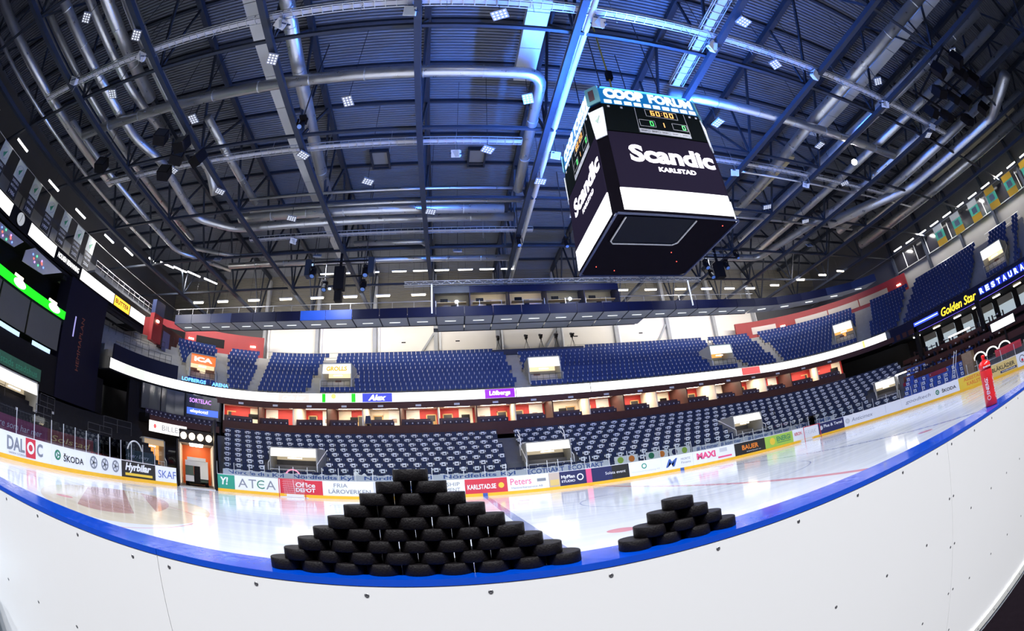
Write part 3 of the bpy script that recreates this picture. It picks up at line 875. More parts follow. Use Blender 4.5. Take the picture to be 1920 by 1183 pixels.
terrace('stand_right_low', LOW, 32.2, 52, 7, L_D0, L_DD, L_Z0, L_DZ, MATS['terrace_lower'], -0.05, back=2.2)

def vomitory(ring, tc, wd, d, zf, zs0, zs1, lab, sign, tx=None, txc=None, depth=2.6, inside=None, rail=M_RAIL, zr=None):
    """stair mouth in a stand: side walls, back wall, lit sign box over the opening, rails"""
    t = thing('stand_entrance', lab, 'entrance', ring.p(tc, d, zf))
    h = wd / 2
    def P(u, v, z):          # straight between the two cheeks, also where the stand curves
        a, b_ = ring.p(tc - h / ring.speed(tc, d), d + v, z), ring.p(tc + h / ring.speed(tc, d), d + v, z)
        return a + (b_ - a) * (u / (2 * h) + .5)
    inside = inside or mat('entrance_wall', (0.55, 0.45, 0.33), .6, var=.08, scale=2)
    for sg in (-1, 1):
        q = MB(); a, b_ = sg * h, sg * (h + .1)
        q.hexa([P(a, 0, zf), P(b_, 0, zf), P(b_, depth, zf), P(a, depth, zf), P(a, .0, zs1), P(b_, 0, zs1), P(b_, depth, zs1), P(a, depth, zs1)])
        part('side_wall', q, M_GREYW, t)
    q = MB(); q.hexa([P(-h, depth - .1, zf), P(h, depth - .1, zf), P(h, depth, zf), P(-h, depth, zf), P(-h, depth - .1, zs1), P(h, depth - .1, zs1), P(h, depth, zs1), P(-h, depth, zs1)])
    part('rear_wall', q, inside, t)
    q = MB(); q.hexa([P(-h * .5, depth - .16, zf), P(-h * .05, depth - .16, zf), P(-h * .05, depth - .1, zf), P(-h * .5, depth - .1, zf), P(-h * .5, depth - .16, zf + (zs0 - zf) * .9), P(-h * .05, depth - .16, zf + (zs0 - zf) * .9), P(-h * .05, depth - .1, zf + (zs0 - zf) * .9), P(-h * .5, depth - .1, zf + (zs0 - zf) * .9)])
    part('doorway', q, mat('doorway_dark', (0.10, 0.03, 0.02), .6, var=.2, scale=3), t)
    q = MB(); q.hexa([P(-h, 0.05, zs1), P(h, 0.05, zs1), P(h, depth, zs1), P(-h, depth, zs1), P(-h, 0.05, zs1 + .08), P(h, 0.05, zs1 + .08), P(h, depth, zs1 + .08), P(-h, depth, zs1 + .08)])
    part('canopy', q, M_GREYW, t)
    q = MB(); q.hexa([P(-h, -.05, zs0), P(h, -.05, zs0), P(h, .1, zs0), P(-h, .1, zs0), P(-h, .18, zs1), P(h, .18, zs1), P(h, .34, zs1), P(-h, .34, zs1)])
    sg_ = part('sign_box', q, sign, t)
    if tx: lettering(tx, wd * .74, (zs1 - zs0) * .5, lambda u, v, w_: P(u, -.05 + .23 * (v / (zs1 - zs0) + .5) - w_, (zs0 + zs1) / 2 + v), txc, sg_, .05, lift=.03)
    q = MB().bar(P(-h * .3, .6, zs0 - .08), P(h * .3, .6, zs0 - .08), .14, .08)
    part('lamp', q, M_WARM, t)
    zr = zr or zf + 1.0
    for sg in (-1, 1):
        part('handrail', MB().tube([P(sg * (h + .15), -.3, zf + .2), P(sg * (h + .15), -.3, zr), P(sg * (h + .15), depth, zr + 1.3), P(sg * (h + .15), depth, zf + 1.0)], .03, 6), rail, t)
    q = MB().bar(P(-h, -.35, zf + .95), P(h, -.35, zf + .95), .04).bar(P(-h, -.35, zf + .5), P(h, -.35, zf + .5), .03)
    for k in range(6): q.bar(P(-h + wd * k / 5, -.35, zf), P(-h + wd * k / 5, -.35, zf + .95), .03)
    part('front_rail', q, M_DRAIL if rail is M_RAIL else rail, t)
    return t
M_LVIN = glow('entrance_glow', (0.75, 0.62, 0.42), .35)  # rear walls glow in place of light inside the lower entrances
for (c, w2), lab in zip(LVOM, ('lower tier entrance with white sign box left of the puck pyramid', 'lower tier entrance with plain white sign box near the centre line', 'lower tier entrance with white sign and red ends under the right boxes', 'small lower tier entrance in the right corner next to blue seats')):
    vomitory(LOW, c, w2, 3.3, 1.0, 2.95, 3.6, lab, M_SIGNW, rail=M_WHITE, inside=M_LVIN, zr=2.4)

# ================================================================== HOSPITALITY BOXES under the upper tier
M_CEILW = glow('box_ceiling_light', (1.0, 0.86, 0.66), 13.0)
M_BWALL = mat('box_wall_cream', (0.78, 0.68, 0.55), .6, var=.05, scale=2)
M_BWHITE = mat('box_wall_white', (0.80, 0.77, 0.74), .6, var=.05, scale=2)
M_WOODF = mat('oak_door_frame', (0.62, 0.40, 0.17), .5, var=.15, scale=5)
bs = MB(); bs.obox((0, 0, 0), (1, 0, 0), (0, .98, .17), (0, -.17, .98), -.22, .22, .0, .05, .0, .42); bs.box(-.05, .05, -.06, -.03, .16, .28, 1)
BOXSEAT = bs.mesh('box_seat', [mat('box_seat_dark', (0.03, 0.02, 0.05), .6), M_STRIM])
def ubox(q, tc, u0_, u1_, d0, d1, z0, z1, m=0):
    P = lambda u, d, z: UPP.p(tc + u, d, z)
    q.hexa([P(u0_, d0, z0), P(u1_, d0, z0), P(u1_, d1, z0), P(u0_, d1, z0), P(u0_, d0, z1), P(u1_, d0, z1), P(u1_, d1, z1), P(u0_, d1, z1)], m)
    return q
SUITE = [0.21 + 3.48 * k for k in range(-9, 11)]
for k in range(len(SUITE) - 1):
    a, b_ = SUITE[k], SUITE[k + 1]; tc = (a + b_) / 2; h = (b_ - a) / 2
    t = thing('hospitality_box', 'lit hospitality box with red walls, %s from the left under the ribbon screen' % ORD[k], 'box seats', UPP.p(tc, 1.5, 5.9), 'hospitality boxes')
    flip = k % 2
    rear = part('rear_wall', ubox(MB(), tc, -h + .05, h - .05, 4.0, 4.1, 5.9, 8.15), M_RED if k % 5 != 4 else M_BWALL, t)
    u0_ = -h + .15 if flip else .15
    part('wall_panel', ubox(MB(), tc, u0_, u0_ + 1.35, 3.9, 4.0, 5.9, 8.1), M_BWHITE if k % 3 else M_BWALL, t)
    ud = .5 if flip else -1.35
    dr = part('door', ubox(MB(), tc, ud, ud + .8, 3.93, 3.99, 5.9, 7.55), mat('box_door_dark', (0.03, 0.03, 0.035), .4), t)
    q = MB(); ubox(q, tc, ud - .1, ud, 3.9, 3.99, 5.9, 7.65); ubox(q, tc, ud + .8, ud + .9, 3.9, 3.99, 5.9, 7.65); ubox(q, tc, ud - .1, ud + .9, 3.9, 3.99, 7.55, 7.65)
    part('door_frame', q, M_WOODF, dr)
    part('partition', ubox(MB(), tc, -h - .05, -h + .05, .05, 4.0, 5.3, 8.2), M_BROWN if k % 2 else M_BWALL, t)
    part('box_ceiling', ubox(MB(), tc, -h + .05, h - .05, .0, 4.0, 8.15, 8.2), M_BWHITE, t)
    part('ceiling_lamp', ubox(MB(), tc, -h * .7, h * .7, 1.4, 2.6, 8.1, 8.14), M_CEILW, t)
    for u in (-.9, .9): part('downlight', ubox(MB(), tc, u - .09, u + .09, .5, .68, 8.1, 8.149), M_WARM, t)
    part('parapet', ubox(MB(), tc, -h + .05, h - .75, .95, 1.05, 5.9, 6.85), mat('box_parapet', (0.05, 0.018, 0.03), .5), t)
    part('box_floor', ubox(MB(), tc, -h + .05, h - .05, .05, 4.0, 5.85, 5.9), M_BROWN, t)
    if k % 3 == 0: part('wall_screen', ubox(MB(), tc, -.35 if flip else .4, .45 if flip else 1.2, 3.84, 3.89, 7.0, 7.5), mat('box_tv', (0.01, 0.01, 0.012), .2), t)
    else: part('picture', ubox(MB(), tc, u0_ + .3, u0_ + .8, 3.86, 3.9, 6.9, 7.3), mat('box_picture', (0.35, 0.25, 0.22), .5, var=.6, scale=6), t)
    if k % 4 == 1: part('bar_stool', MB().cyl(UPP.p(tc + h - .4, 2.0, 5.9), UPP.p(tc + h - .4, 2.0, 6.7), .17, 8), M_WOODF, t)
    for c in range(5):
        u = -h + .55 + c * .52
        x, y, nx, ny = UPP.pos(tc + u, .72)
        o = put('stadium_chair', BOXSEAT, None, (x, y, 6.22), math.atan2(-nx, ny))
        props(o, 'dark box balcony chair, %s in the %s box' % (ORD[c], ORD[k]), 'chair', 'seats on the box balconies')
    part('number_plate', ubox(MB(), tc, -.25, .25, -.14, -.12, 7.86, 8.04), M_STRIM, t)
q = MB(); UPP.strip(q, -31.2, 34.9, [(-.12, 5.02), (.06, 5.02), (.06, 6.18), (-.12, 6.18)]); UPP.strip(q, -32.0, 46.0, [(-.12, 7.72), (.02, 7.72), (.02, 8.27), (-.12, 8.27)])
struct('trim_1', q, M_BROWN)
q = MB(); UPP.strip(q, -44.5, 62, [(-.02, 8.2), (9.5, 8.2), (9.5, 8.3), (-.02, 8.3)]); struct('slab_upper', q, M_DARKC)

# ================================================================== LED RIBBON around the bowl
RB = [(-44.6, -38.6), (-38.6, -32.6), (-32.6, -26.6), (-26.6, -21.4), (-21.4, -17.4), (-17.4, -13.9), (-13.9, -6.3), (-6.3, -3.1), (-3.1, 4.0), (4.0, 11.0), (11.0, 18.0), (18.0, 24.4), (24.4, 31.0), (31.0, 37.0), (37.0, 41.4)]
RTX = {0: ('far left ribbon screen section ending at the dark end wall', [(-3.0, 3.0, 'w'), (-1.0, 1.6, 'g')]), 1: ('ribbon screen section above the machine gate', [(-3.0, 3.0, 'w')]), 2: ('ribbon screen section bending left of the red-tinted advert', [(-3.0, 3.0, 'w')]),
       3: ('ribbon screen section with a pale red advert', [(-2.6, 2.6, 'w'), (-1.6, 1.6, 'r')]), 4: ('ribbon screen section with green bars and a yellow dot', [(-2, 2, 'w'), (-1.7, -1.35, 'gg'), (1.2, 1.6, 'gg')]), 5: ('ribbon screen section with a royal blue advert', [(-1.75, 1.75, 'w'), (-1.5, 1.3, 'b')]),
       6: ('white ribbon screen section with faint grey word', [(-3.8, 3.8, 'w')]), 7: ('ribbon screen section with a violet advert', [(-1.6, 1.6, 'w'), (-.2, 1.5, 'v')] ), 8: ('white ribbon screen section above the central boxes', [(-3.5, 3.5, 'w')]), 9: ('white ribbon screen section right of the central boxes', [(-3.5, 3.5, 'w')]),
       10: ('white ribbon screen section below the third upper entrance', [(-3.5, 3.5, 'w')]), 11: ('ribbon screen section with a red stripe on the right', [(-3.2, 3.2, 'w'), (.2, 2.8, 'rr')]), 12: ('white ribbon screen section bending in the right corner', [(-3.3, 3.3, 'w')]), 13: ('white ribbon screen section under the orange-lit entrance', [(-3, 3, 'w')]), 14: ('last ribbon screen section at the right with a yellow edge', [(-2.2, 2.2, 'w'), (-1.2, -.9, 'y')])}
LEDM = {'w': M_LED, 'g': glow('led_pale_green', (0.70, 1.0, 0.66), .75), 'r': glow('led_pale_red', (1.0, 0.66, 0.60), .7), 'gg': glow('led_green', (0.01, 0.7, 0.01), .6), 'b': glow('led_blue', (0.04, 0.06, 0.66), .6), 'v': glow('led_violet', (0.34, 0.0, 0.66), .6), 'rr': glow('led_red', (0.95, 0.12, 0.12), .7), 'y': glow('led_yellow', (1.0, 0.85, 0.1), 1.6)}
for k, (a, b_) in enumerate(RB):
    lab, els = RTX[k]; tc = (a + b_) / 2
    t = thing('ribbon_screen', lab, 'led screen', UPP.p(tc, -.1, 8.27), 'led ribbon sections')
    part('cabinet', UPP.strip(MB(), a + .004, b_ - .004, [(-.10, 8.28), (.0, 8.28), (.0, 9.18), (-.10, 9.18)]), M_BLACK, t)
    f = UPP.map(tc, -.1, 8.73)
    for i, (u0_, u1_, c) in enumerate(els):
        if i == 0: patch(f, u0_ + (.004), u1_ - .004, -.42, .42, LEDM[c], t, 'front_face', .01)
        else: patch(f, u0_, u1_, -.4, .4, LEDM[c], t, 'advert_field', .016)
    if k == 4: ring_mark(lambda u, v, w_, f=f: f(u, v, w_ + .01), 0, .24, LEDM['y'], t, -.55, .16, 'sun_disc')
    if k == 5: lettering('Alex', 1.7, .55, f, M_LED, t, .05, .3, uc=-.1, lift=.024)
    if k == 6: lettering('NUNOIR', 2.8, .5, f, glow('led_grey', (0.5, 0.5, 0.54), .9), t, .0, 0, uc=2.0, lift=.016)
    if k == 7:
        patch(f, -1.2, 1.5, -.41, .41, LEDM['v'], t, 'advert_field', .018)
        lettering('L\u00f6fbergs', 1.9, .55, f, M_LED, t, .04, 0, uc=.15, lift=.026)
    if k == 0: lettering('fj', .5, .4, f, LEDM['g'], t, uc=-1.6, lift=.02)
    if k == 3: lettering('Cafe bar', 2.4, .4, f, M_LED, t, .03, .3, lift=.022)
# lettering fixed above the ribbon near the left upper entrance
t = thing('neon_lettering', 'small glowing blue lettering above the ribbon under the orange entrance sign', 'sign', UPP.p(-33.6, -.05, 9.2))
M_NEONB = glow('neon_blue', (0.08, 0.30, 1.0), 2.4)
lettering('LOFBERGS', 2.6, .34, UPP.map(-34.4, -.02, 9.45), M_NEONB, t, .03)
lettering('ARENA', 1.7, .34, UPP.map(-31.6, -.02, 9.42), M_NEONB, t, .03)
part('rail', UPP.strip(MB(), -35.8, -30.6, [(-.01, 9.2), (.04, 9.2), (.04, 9.26), (-.01, 9.26)]), M_BLACK, t)

# ================================================================== UPPER TIER
U_D0, U_DD, U_Z0, U_DZ = 0.35, 0.80, 9.05, 0.585
UVOM = [(-33.4, 2.7), (-20.05, 2.9), (0.1, 3.0), (20.15, 2.9), (36.0, 2.5), (58.4, 2.9)]
AISLE = [(-36.0, -35.2), (-32.0, -30.9), (-28.6, -27.7), (-22.9, -21.6), (-2.9, -1.5), (21.7, 22.8), (27.0, 28.0), (37.4, 39.3), (43.2, 44.2), (54.6, 56.8), (60.0, 61.0)]
terrace('stand_upper', UPP, -43.5, 62.5, 10, U_D0, U_DD, U_Z0, U_DZ, mat('terrace_upper', (0.31, 0.30, 0.28), .8, var=.15, scale=2), 8.3, back=.9)
def uskip(t, r):
    for c, w2 in UVOM:
        if 1 <= r <= 3 and abs(t - c) < w2 / 2 + .35: return True
    return any(a < t < b_ for a, b_ in AISLE) or t < -35.2 or (r == 9 and -4.4 < t < 6.2)
place(seat_rows(UPP, -36.0, 62.0, 10, U_D0, U_DD, U_Z0, U_DZ, uskip, ['navy']), 'navy seats of the upper tier', 'navy upper tier seat counted from the left corner',
      'long rows of navy seats filling the upper tier', 'navy_seat', 300)
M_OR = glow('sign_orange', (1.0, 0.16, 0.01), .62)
M_WARMIN = glow('entrance_warm_glow', (0.9, 0.68, 0.42), .75)  # glow in the wall colour stands in for lamplight behind the opening
M_ORIN = glow('entrance_orange_glow', (0.9, 0.35, 0.08), .8)  # orange light put into the rear wall itself as glow
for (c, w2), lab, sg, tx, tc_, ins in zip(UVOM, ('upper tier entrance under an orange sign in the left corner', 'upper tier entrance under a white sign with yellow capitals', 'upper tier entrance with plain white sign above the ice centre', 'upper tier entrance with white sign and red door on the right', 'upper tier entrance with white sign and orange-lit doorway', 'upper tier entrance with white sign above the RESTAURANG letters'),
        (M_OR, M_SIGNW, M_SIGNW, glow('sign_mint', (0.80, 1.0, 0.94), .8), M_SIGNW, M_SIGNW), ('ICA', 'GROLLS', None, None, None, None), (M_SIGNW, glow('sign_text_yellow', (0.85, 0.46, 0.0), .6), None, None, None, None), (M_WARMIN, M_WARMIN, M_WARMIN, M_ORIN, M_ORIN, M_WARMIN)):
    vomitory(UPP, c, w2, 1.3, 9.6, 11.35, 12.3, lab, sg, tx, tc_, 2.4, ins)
# concrete standing blocks with crush rails at the left end of the upper tier
for k, (a, b_, r) in enumerate([(-42.6, -40.4, 2), (-41.0, -38.4, 4), (-38.6, -36.3, 3), (-42.8, -39.8, 6), (-39.6, -36.6, 6), (-37.4, -35.6, 8)]):
    z = U_Z0 + U_DZ * r; d = U_D0 + U_DD * r + .2
    q = MB(); n = 4
    pts = [UPP.p(a + (b_ - a) * i / n, d, 0) for i in range(n + 1)]
    for z1 in (.55, 1.05): q.tube([(p.x, p.y, z + z1) for p in pts], .025, 6)
    for p in pts: q.cyl((p.x, p.y, z), (p.x, p.y, z + 1.05), .022, 6)
    solo('crush_rail', q, M_DRAIL, '%s dark crush rail on the grey standing block at upper left' % ORD[k].capitalize(), 'railing', UPP.p((a + b_) / 2, d, z), 'crush rails')
# dark parapet in front of the standing block
solo('parapet_wall', UPP.strip(MB(), -44.2, -36.2, [(-.05, 9.2), (.15, 9.2), (.15, 10.45), (-.05, 10.45)]), mat('dark_parapet', (0.006, 0.006, 0.022), .6, var=.2, scale=1, spec=.2), 'dark navy parapet in front of the grey standing block', 'parapet', UPP.p(-40, 0, 9.2))
# rail along the top of the upper tier
for k, (a, b_) in enumerate([(-28, -21.8), (-21.0, -3.0), (4.6, 9.0), (46, 54), (56, 62)]):
    z = U_Z0 + U_DZ * 9; q = MB(); n = max(3, int((b_ - a) / 1.5)); pts = [UPP.p(a + (b_ - a) * i / n, 8.9, 0) for i in range(n + 1)]
    for z1 in (.6, 1.15): q.tube([(p.x, p.y, z + z1) for p in pts], .03, 5)
    for p in pts: q.cyl((p.x, p.y, z), (p.x, p.y, z + 1.15), .025, 5)
    solo('guard_rail', q, M_RAIL, '%s guard rail from the left along the top of the upper tier' % ORD[k].capitalize(), 'railing', UPP.p((a + b_) / 2, 8.9, z), 'guard rails')
# red blocks behind the corner seats
for a, b_, z0, z1, lab, wins in ((-38.2, -28.4, 14.2, 17.2, 'red clubroom block with dark windows behind the left corner seats', [(-37, -34.5), (-33.6, -31.4)]), (26.6, 43.0, 14.0, 17.0, 'red clubroom block with grey windows behind the right corner seats', [(28.0, 30.2), (32.0, 35.0), (35.1, 38.0), (38.1, 41.0)])):
    t = thing('clubroom', lab, 'clubroom', UPP.p((a + b_) / 2, 9.5, z0))
    part('facade', UPP.strip(MB(), a, b_, [(9.3, z0 - .6), (9.6, z0 - .6), (9.6, z1), (9.3, z1)]), mat('clubroom_red', (0.26, 0.010, 0.014), .55, var=.1, scale=1.5), t)
    for u, v in wins: part('window', UPP.strip(MB(), u, v, [(9.24, z0 + 1.15), (9.29, z0 + 1.15), (9.29, z0 + 2.15), (9.24, z0 + 2.15)]), M_BLACK if a < 0 else mat('club_window', (0.45, 0.40, 0.40), .3), t)
    part('wall_lamp', UPP.strip(MB(), b_ - 1.0, b_ - .6, [(9.1, z0 + 1.7), (9.29, z0 + 1.7), (9.29, z0 + 1.85), (9.1, z0 + 1.85)]), M_WARM, t)
    part('wall_lamp', UPP.strip(MB(), a + 4.0, a + 4.4, [(9.1, z0 + 1.5), (9.29, z0 + 1.5), (9.29, z0 + 1.65), (9.1, z0 + 1.65)]), M_WARM, t)

# ================================================================== TV camera platform on top of the upper tier
def tripod_camera(x, y, z, lab, s=1.0):
    t = thing('tv_camera', lab, 'camera', (x, y, z), 'tv cameras on the upper platform')
    for a in (0.5, 2.6, 4.7): part('tripod_leg', MB().bar((x, y, z + 1.15 * s), (x + .45 * math.cos(a), y + .45 * math.sin(a), z), .035), M_BLACK, t)
    part('pan_head', MB().cyl((x, y, z + 1.12 * s), (x, y, z + 1.32 * s), .07, 8), M_BLACK, t)
    part('camera_body', MB().box(x - .13, x + .13, y - .35, y + .3, z + 1.32 * s, z + 1.62 * s), M_BLACK, t)
    part('lens', MB().cyl((x, y - .35, z + 1.46 * s), (x, y - .75, z + 1.44 * s), .1, 10), M_BLACK, t)
    part('viewfinder', MB().box(x - .2, x + .05, y + .1, y + .3, z + 1.62 * s, z + 1.8 * s), M_DRAIL, t)
zt = U_Z0 + U_DZ * 9 + .62
solo('camera_platform', MB().box(-4.3, 6.1, 32.5, 34.6, U_Z0 + U_DZ * 9 + .01, zt - .01), mat('platform_drape', (0.006, 0.010, 0.04), .7, var=.2, scale=3), 'dark draped platform carrying the television cameras on the top row', 'platform', (.9, 33.5, U_Z0 + U_DZ * 9))
for x, lab in ((-3.4, 'television camera on tripod at the left end of the camera platform'), (-.2, 'television camera second from the left on the platform'), (1.5, 'television camera on tripod in the middle of the platform'), (3.3, 'television camera on tripod, third from the platform rail'), (5.2, 'television camera next to the rail at the right platform end')):
    tripod_camera(x, 33.6, zt, lab, 1.1)

# ================================================================== HANGING MEDIA GALLERY
gal = thing('media_gallery', 'long navy media gallery hanging below the roof along the far side', 'gallery', (0, 24, 15.5))
M_GALP = mat('gallery_blue_panel', (0.022, 0.034, 0.10), .35, var=.15, scale=1)
M_GALB = mat('gallery_royal_blue', (0.02, 0.10, 0.62), .4, var=.05, scale=1)
M_SOFF = mat('gallery_soffit', (0.55, 0.58, 0.64), .5, var=.08, scale=1)
M_SOFL = glow('soffit_tube', (0.90, 0.95, 1.0), 1.0)
GX = [-38.4] + [-36.0 + 2.6 * i for i in range(24)]
for a, b_ in zip(GX, GX[1:]):
    m = M_GALP if b_ < -29.5 else M_GALB if (a > -25.4 and b_ < -17.0) else M_NAVY
    part('fascia_panel', MB().box(a + .02, b_ - .02, 22.9, 23.0, 15.5, 16.42), m, gal)
    wide = a > -10.6 and b_ < 11.0
    part('soffit_panel', MB().box(a + .06, b_ - .06, 23.02, 25.2, 15.5, 15.56), M_SOFF, gal)
    part('soffit_light', MB().box((a + b_) / 2 - .5, (a + b_) / 2 + .5, 24.15, 24.21, 15.47, 15.5), M_SOFL, gal)
    part('cross_beam', MB().box(a - .05, a + .05, 23.0, 25.3, 15.48, 15.75), M_STEEL, gal)
    if wide: part('soffit_panel', MB().box(a + .06, b_ - .06, 25.3, 27.1, 15.5, 15.56), M_SOFF, gal)
XR = GX[-1]
GR = [(XR, 22.9), (XR + 3.2, 22.6), (XR + 6.4, 21.6), (XR + 9.6, 20.1), (XR + 12.6, 18.2), (XR + 14.8, 15.6)]
for (a, ya), (b_, yb) in zip(GR, GR[1:]):
    part('fascia_panel', MB().hexa([(a, ya, 15.5), (b_, yb, 15.5), (b_, yb + .1, 15.5), (a, ya + .1, 15.5), (a, ya, 16.42), (b_, yb, 16.42), (b_, yb + .1, 16.42), (a, ya + .1, 16.42)]) or MB(), M_NAVY, gal) if False else None
    q = MB(); q.hexa([(a, ya, 15.5), (b_, yb, 15.5), (b_, yb + .1, 15.5), (a, ya + .1, 15.5), (a, ya, 16.42), (b_, yb, 16.42), (b_, yb + .1, 16.42), (a, ya + .1, 16.42)])
    part('fascia_panel', q, M_NAVY if b_ < 36 else M_GALP, gal)
    q = MB(); q.hexa([(a, ya + .1, 15.5), (b_, yb + .1, 15.5), (b_ + .4, yb + 2.3, 15.5), (a + .2, ya + 2.3, 15.5), (a, ya + .1, 15.56), (b_, yb + .1, 15.56), (b_ + .4, yb + 2.3, 15.56), (a + .2, ya + 2.3, 15.56)])
    part('soffit_panel', q, M_SOFF, gal)
    q = MB().bar(((a + b_) / 2 - .5, (ya + yb) / 2 + 1.2 + .15, 15.47), ((a + b_) / 2 + .5, (ya + yb) / 2 + 1.2 - .15, 15.47), .1, .06)
    part('soffit_light', q, M_SOFL, gal)
part('back_fascia', MB().box(-38.4, XR, 25.2, 25.3, 15.45, 15.8), M_STEEL, gal)
part('back_fascia', MB().box(-10.4, 10.4, 27.1, 27.2, 15.45, 15.8), M_STEEL, gal)
for a in range(-38, 24, 2):
    part('rail_post', MB().box(a - .02, a + .02, 22.93, 22.97, 16.42, 17.0), M_RAIL, gal)
part('hand_rail', MB().box(-38.4, -10.3, 22.92, 22.98, 16.98, 17.03), M_RAIL, gal)
part('hand_rail', MB().box(7.5, XR, 22.92, 22.98, 16.98, 17.03), M_RAIL, gal)
# commentary cabins on the gallery
cabx = [-10.2, -6.9, -3.3, .2, 3.9, 7.4]
for k, (a, b_) in enumerate(zip(cabx, cabx[1:])):
    t = thing('commentary_cabin', 'glazed commentary cabin on the gallery, %s from the left' % ORD[k], 'cabin', ((a + b_) / 2, 24, 16.42), 'commentary cabins')
    part('header', MB().box(a, b_, 22.95, 23.1, 17.75, 18.45), M_STEEL if k == 0 else M_NAVY, t)
    part('rear_wall', MB().box(a, b_, 25.1, 25.2, 16.42, 18.4), M_BWALL if k in (1, 2) else M_GREYW, t)
    part('side_wall', MB().box(a, a + .08, 22.97, 25.1, 16.42, 18.4), M_NAVY, t)
    part('ceiling_panel', MB().box(a, b_, 22.95, 25.2, 18.4, 18.46), M_GREYW, t)
    part('window_pane', MB().box(a + .1, b_ - .06, 22.98, 23.0, 16.5, 17.74), M_GLASS, t)
    part('desk', MB().box(a + .3, b_ - .3, 23.2, 23.8, 16.9, 16.96), M_WOODF, t)
    for u in (.35, .7): part('ceiling_lamp', MB().box(a + (b_ - a) * u - .15, a + (b_ - a) * u + .15, 24.0, 24.2, 18.3, 18.39), glow('cabin_lamp', (1.0, 0.85, 0.62), 18.0), t)
    part('monitor', MB().box(a + .6, a + 1.3, 23.5, 23.56, 17.0, 17.4), M_BLACK, t)
    part('chair_back', MB().box(a + 1.6, a + 2.1, 24.2, 24.28, 16.8, 17.4), M_BLACK, t)
part('cabin_end_wall', MB().box(7.4, 7.48, 22.97, 25.2, 16.42, 18.4), M_NAVY, gal)
# slim white poles standing on the gallery
for k, x in enumerate((-10.35, 15.4)):
    solo('gallery_pole', MB().box(x - .07, x + .07, 22.8, 22.9, 15.8, 18.6), M_WHITE, '%s white pole on the front of the media gallery' % ('Left' if k == 0 else 'Right'), 'pole', (x, 22.85, 15.8))
# row of warm strip lamps hung behind the gallery, with their carrier
k = 0
for x in (-37.5, -34.0, -29.9, -26.0, -22.4, -18.8, -15.4, -11.8, -8.3, 9.1, 12.5, 16.2, 19.7, 23.0, 26.2, 29.6, 32.8, 35.6, 38.0):
    y = 26.0 if x < 28 else 26 - (x - 28) * .55
    t = thing('strip_lamp', 'warm white strip lamp, %s from the left in the row behind the gallery' % ORD[k], 'lamp', (x, y, 18.9), 'warm strip lamps behind the gallery'); k += 1
    part('housing', MB().box(x - .75, x + .75, y - .1, y + .1, 18.98, 19.08), M_WHITE, t)
    part('tube', MB().box(x - .68, x + .68, y - .07, y + .07, 18.86, 18.98), M_WARM, t)
    for u in (-.5, .5): part('hanger', MB().box(x + u - .01, x + u + .01, y - .01, y + .01, 19.08, 26.21), M_DRAIL, t)
    light('lamp_beam', 'AREA', (x, y + .12, 18.92), P_WALL, (1.0, 0.93, 0.84), (x, 36.0, 15.5), t, shape='RECTANGLE', size=1.3, size_y=.2)

# ================================================================== MACHINE GATE in the left corner
GT0, GT1, GTC = -29.7, -26.45, -28.08
G0 = Vector(LOW.p(GTC, 0.0, 0.0)); GA = Vector((-.549, .836, 0)); GW = Vector((.836, .549, 0)); GZ = Vector((0, 0, 1)); GH = 1.42
def gbox(q, u0_, u1_, d0, d1, z0, z1): return q.obox(G0, GW, GA, GZ, u0_, u1_, d0, d1, z0, z1)
t = thing('gate_tunnel', 'orange-lit machine tunnel opening in the left corner boards', 'tunnel', G0)
M_TUNO = mat('tunnel_orange', (0.72, 0.13, 0.02), .5, var=.1, scale=1.5)
part('side_wall', gbox(MB(), -GH - .14, -GH, .25, 8.6, 0, 3.3), M_BLACK, t)
part('side_wall', gbox(MB(), GH, GH + .14, .05, 8.6, 0, 5.0), M_BLACK, t)
part('lined_wall', gbox(MB(), -GH, -GH + .05, 2.0, 8.6, 0.02, 3.2), M_BWALL, t)
part('lined_wall', gbox(MB(), GH - .05, GH, 2.0, 8.6, 0.02, 3.2), M_BWALL, t)
part('rear_wall', gbox(MB(), -GH, GH, 8.6, 8.7, 0, 3.6), M_TUNO, t)
part('tunnel_ceiling', gbox(MB(), -GH, GH, 2.0, 8.6, 3.3, 3.4), M_GREYW, t)
part('header_beam', gbox(MB(), -GH, GH, 1.8, 2.0, 3.2, 4.15), M_BLACK, t)
part('tunnel_floor', gbox(MB(), -GH, GH, .1, 8.6, -.05, .02), mat('tunnel_floor_grey', (0.25, 0.24, 0.24), .6, var=.1, scale=1), t)
for u in (3.0, 5.2, 7.4): part('ceiling_tube', gbox(MB(), -.6, .6, u, u + .3, 3.22, 3.29), glow('tunnel_tube', (1.0, 0.85, 0.65), 16.0), t)
for u in (-GH + .06, GH - .14): part('glowing_post', gbox(MB(), u, u + .08, 2.1, 2.2, .2, 3.1), glow('post_glow', (1.0, 0.8, 0.55), .5), t)  # cream posts given a glow in place of light falling on them
for k in range(4):
    c = G0 + GW * (-1.05 + .7 * k) + GA * 1.8 + GZ * 3.68
    solo('round_lamp', MB().cyl(c, c - GA * .12, .25, 18), M_WARM, 'round glowing lamp above the machine gate, %s from the left' % ORD[k], 'lamp', c, 'round lamps over the machine gate')
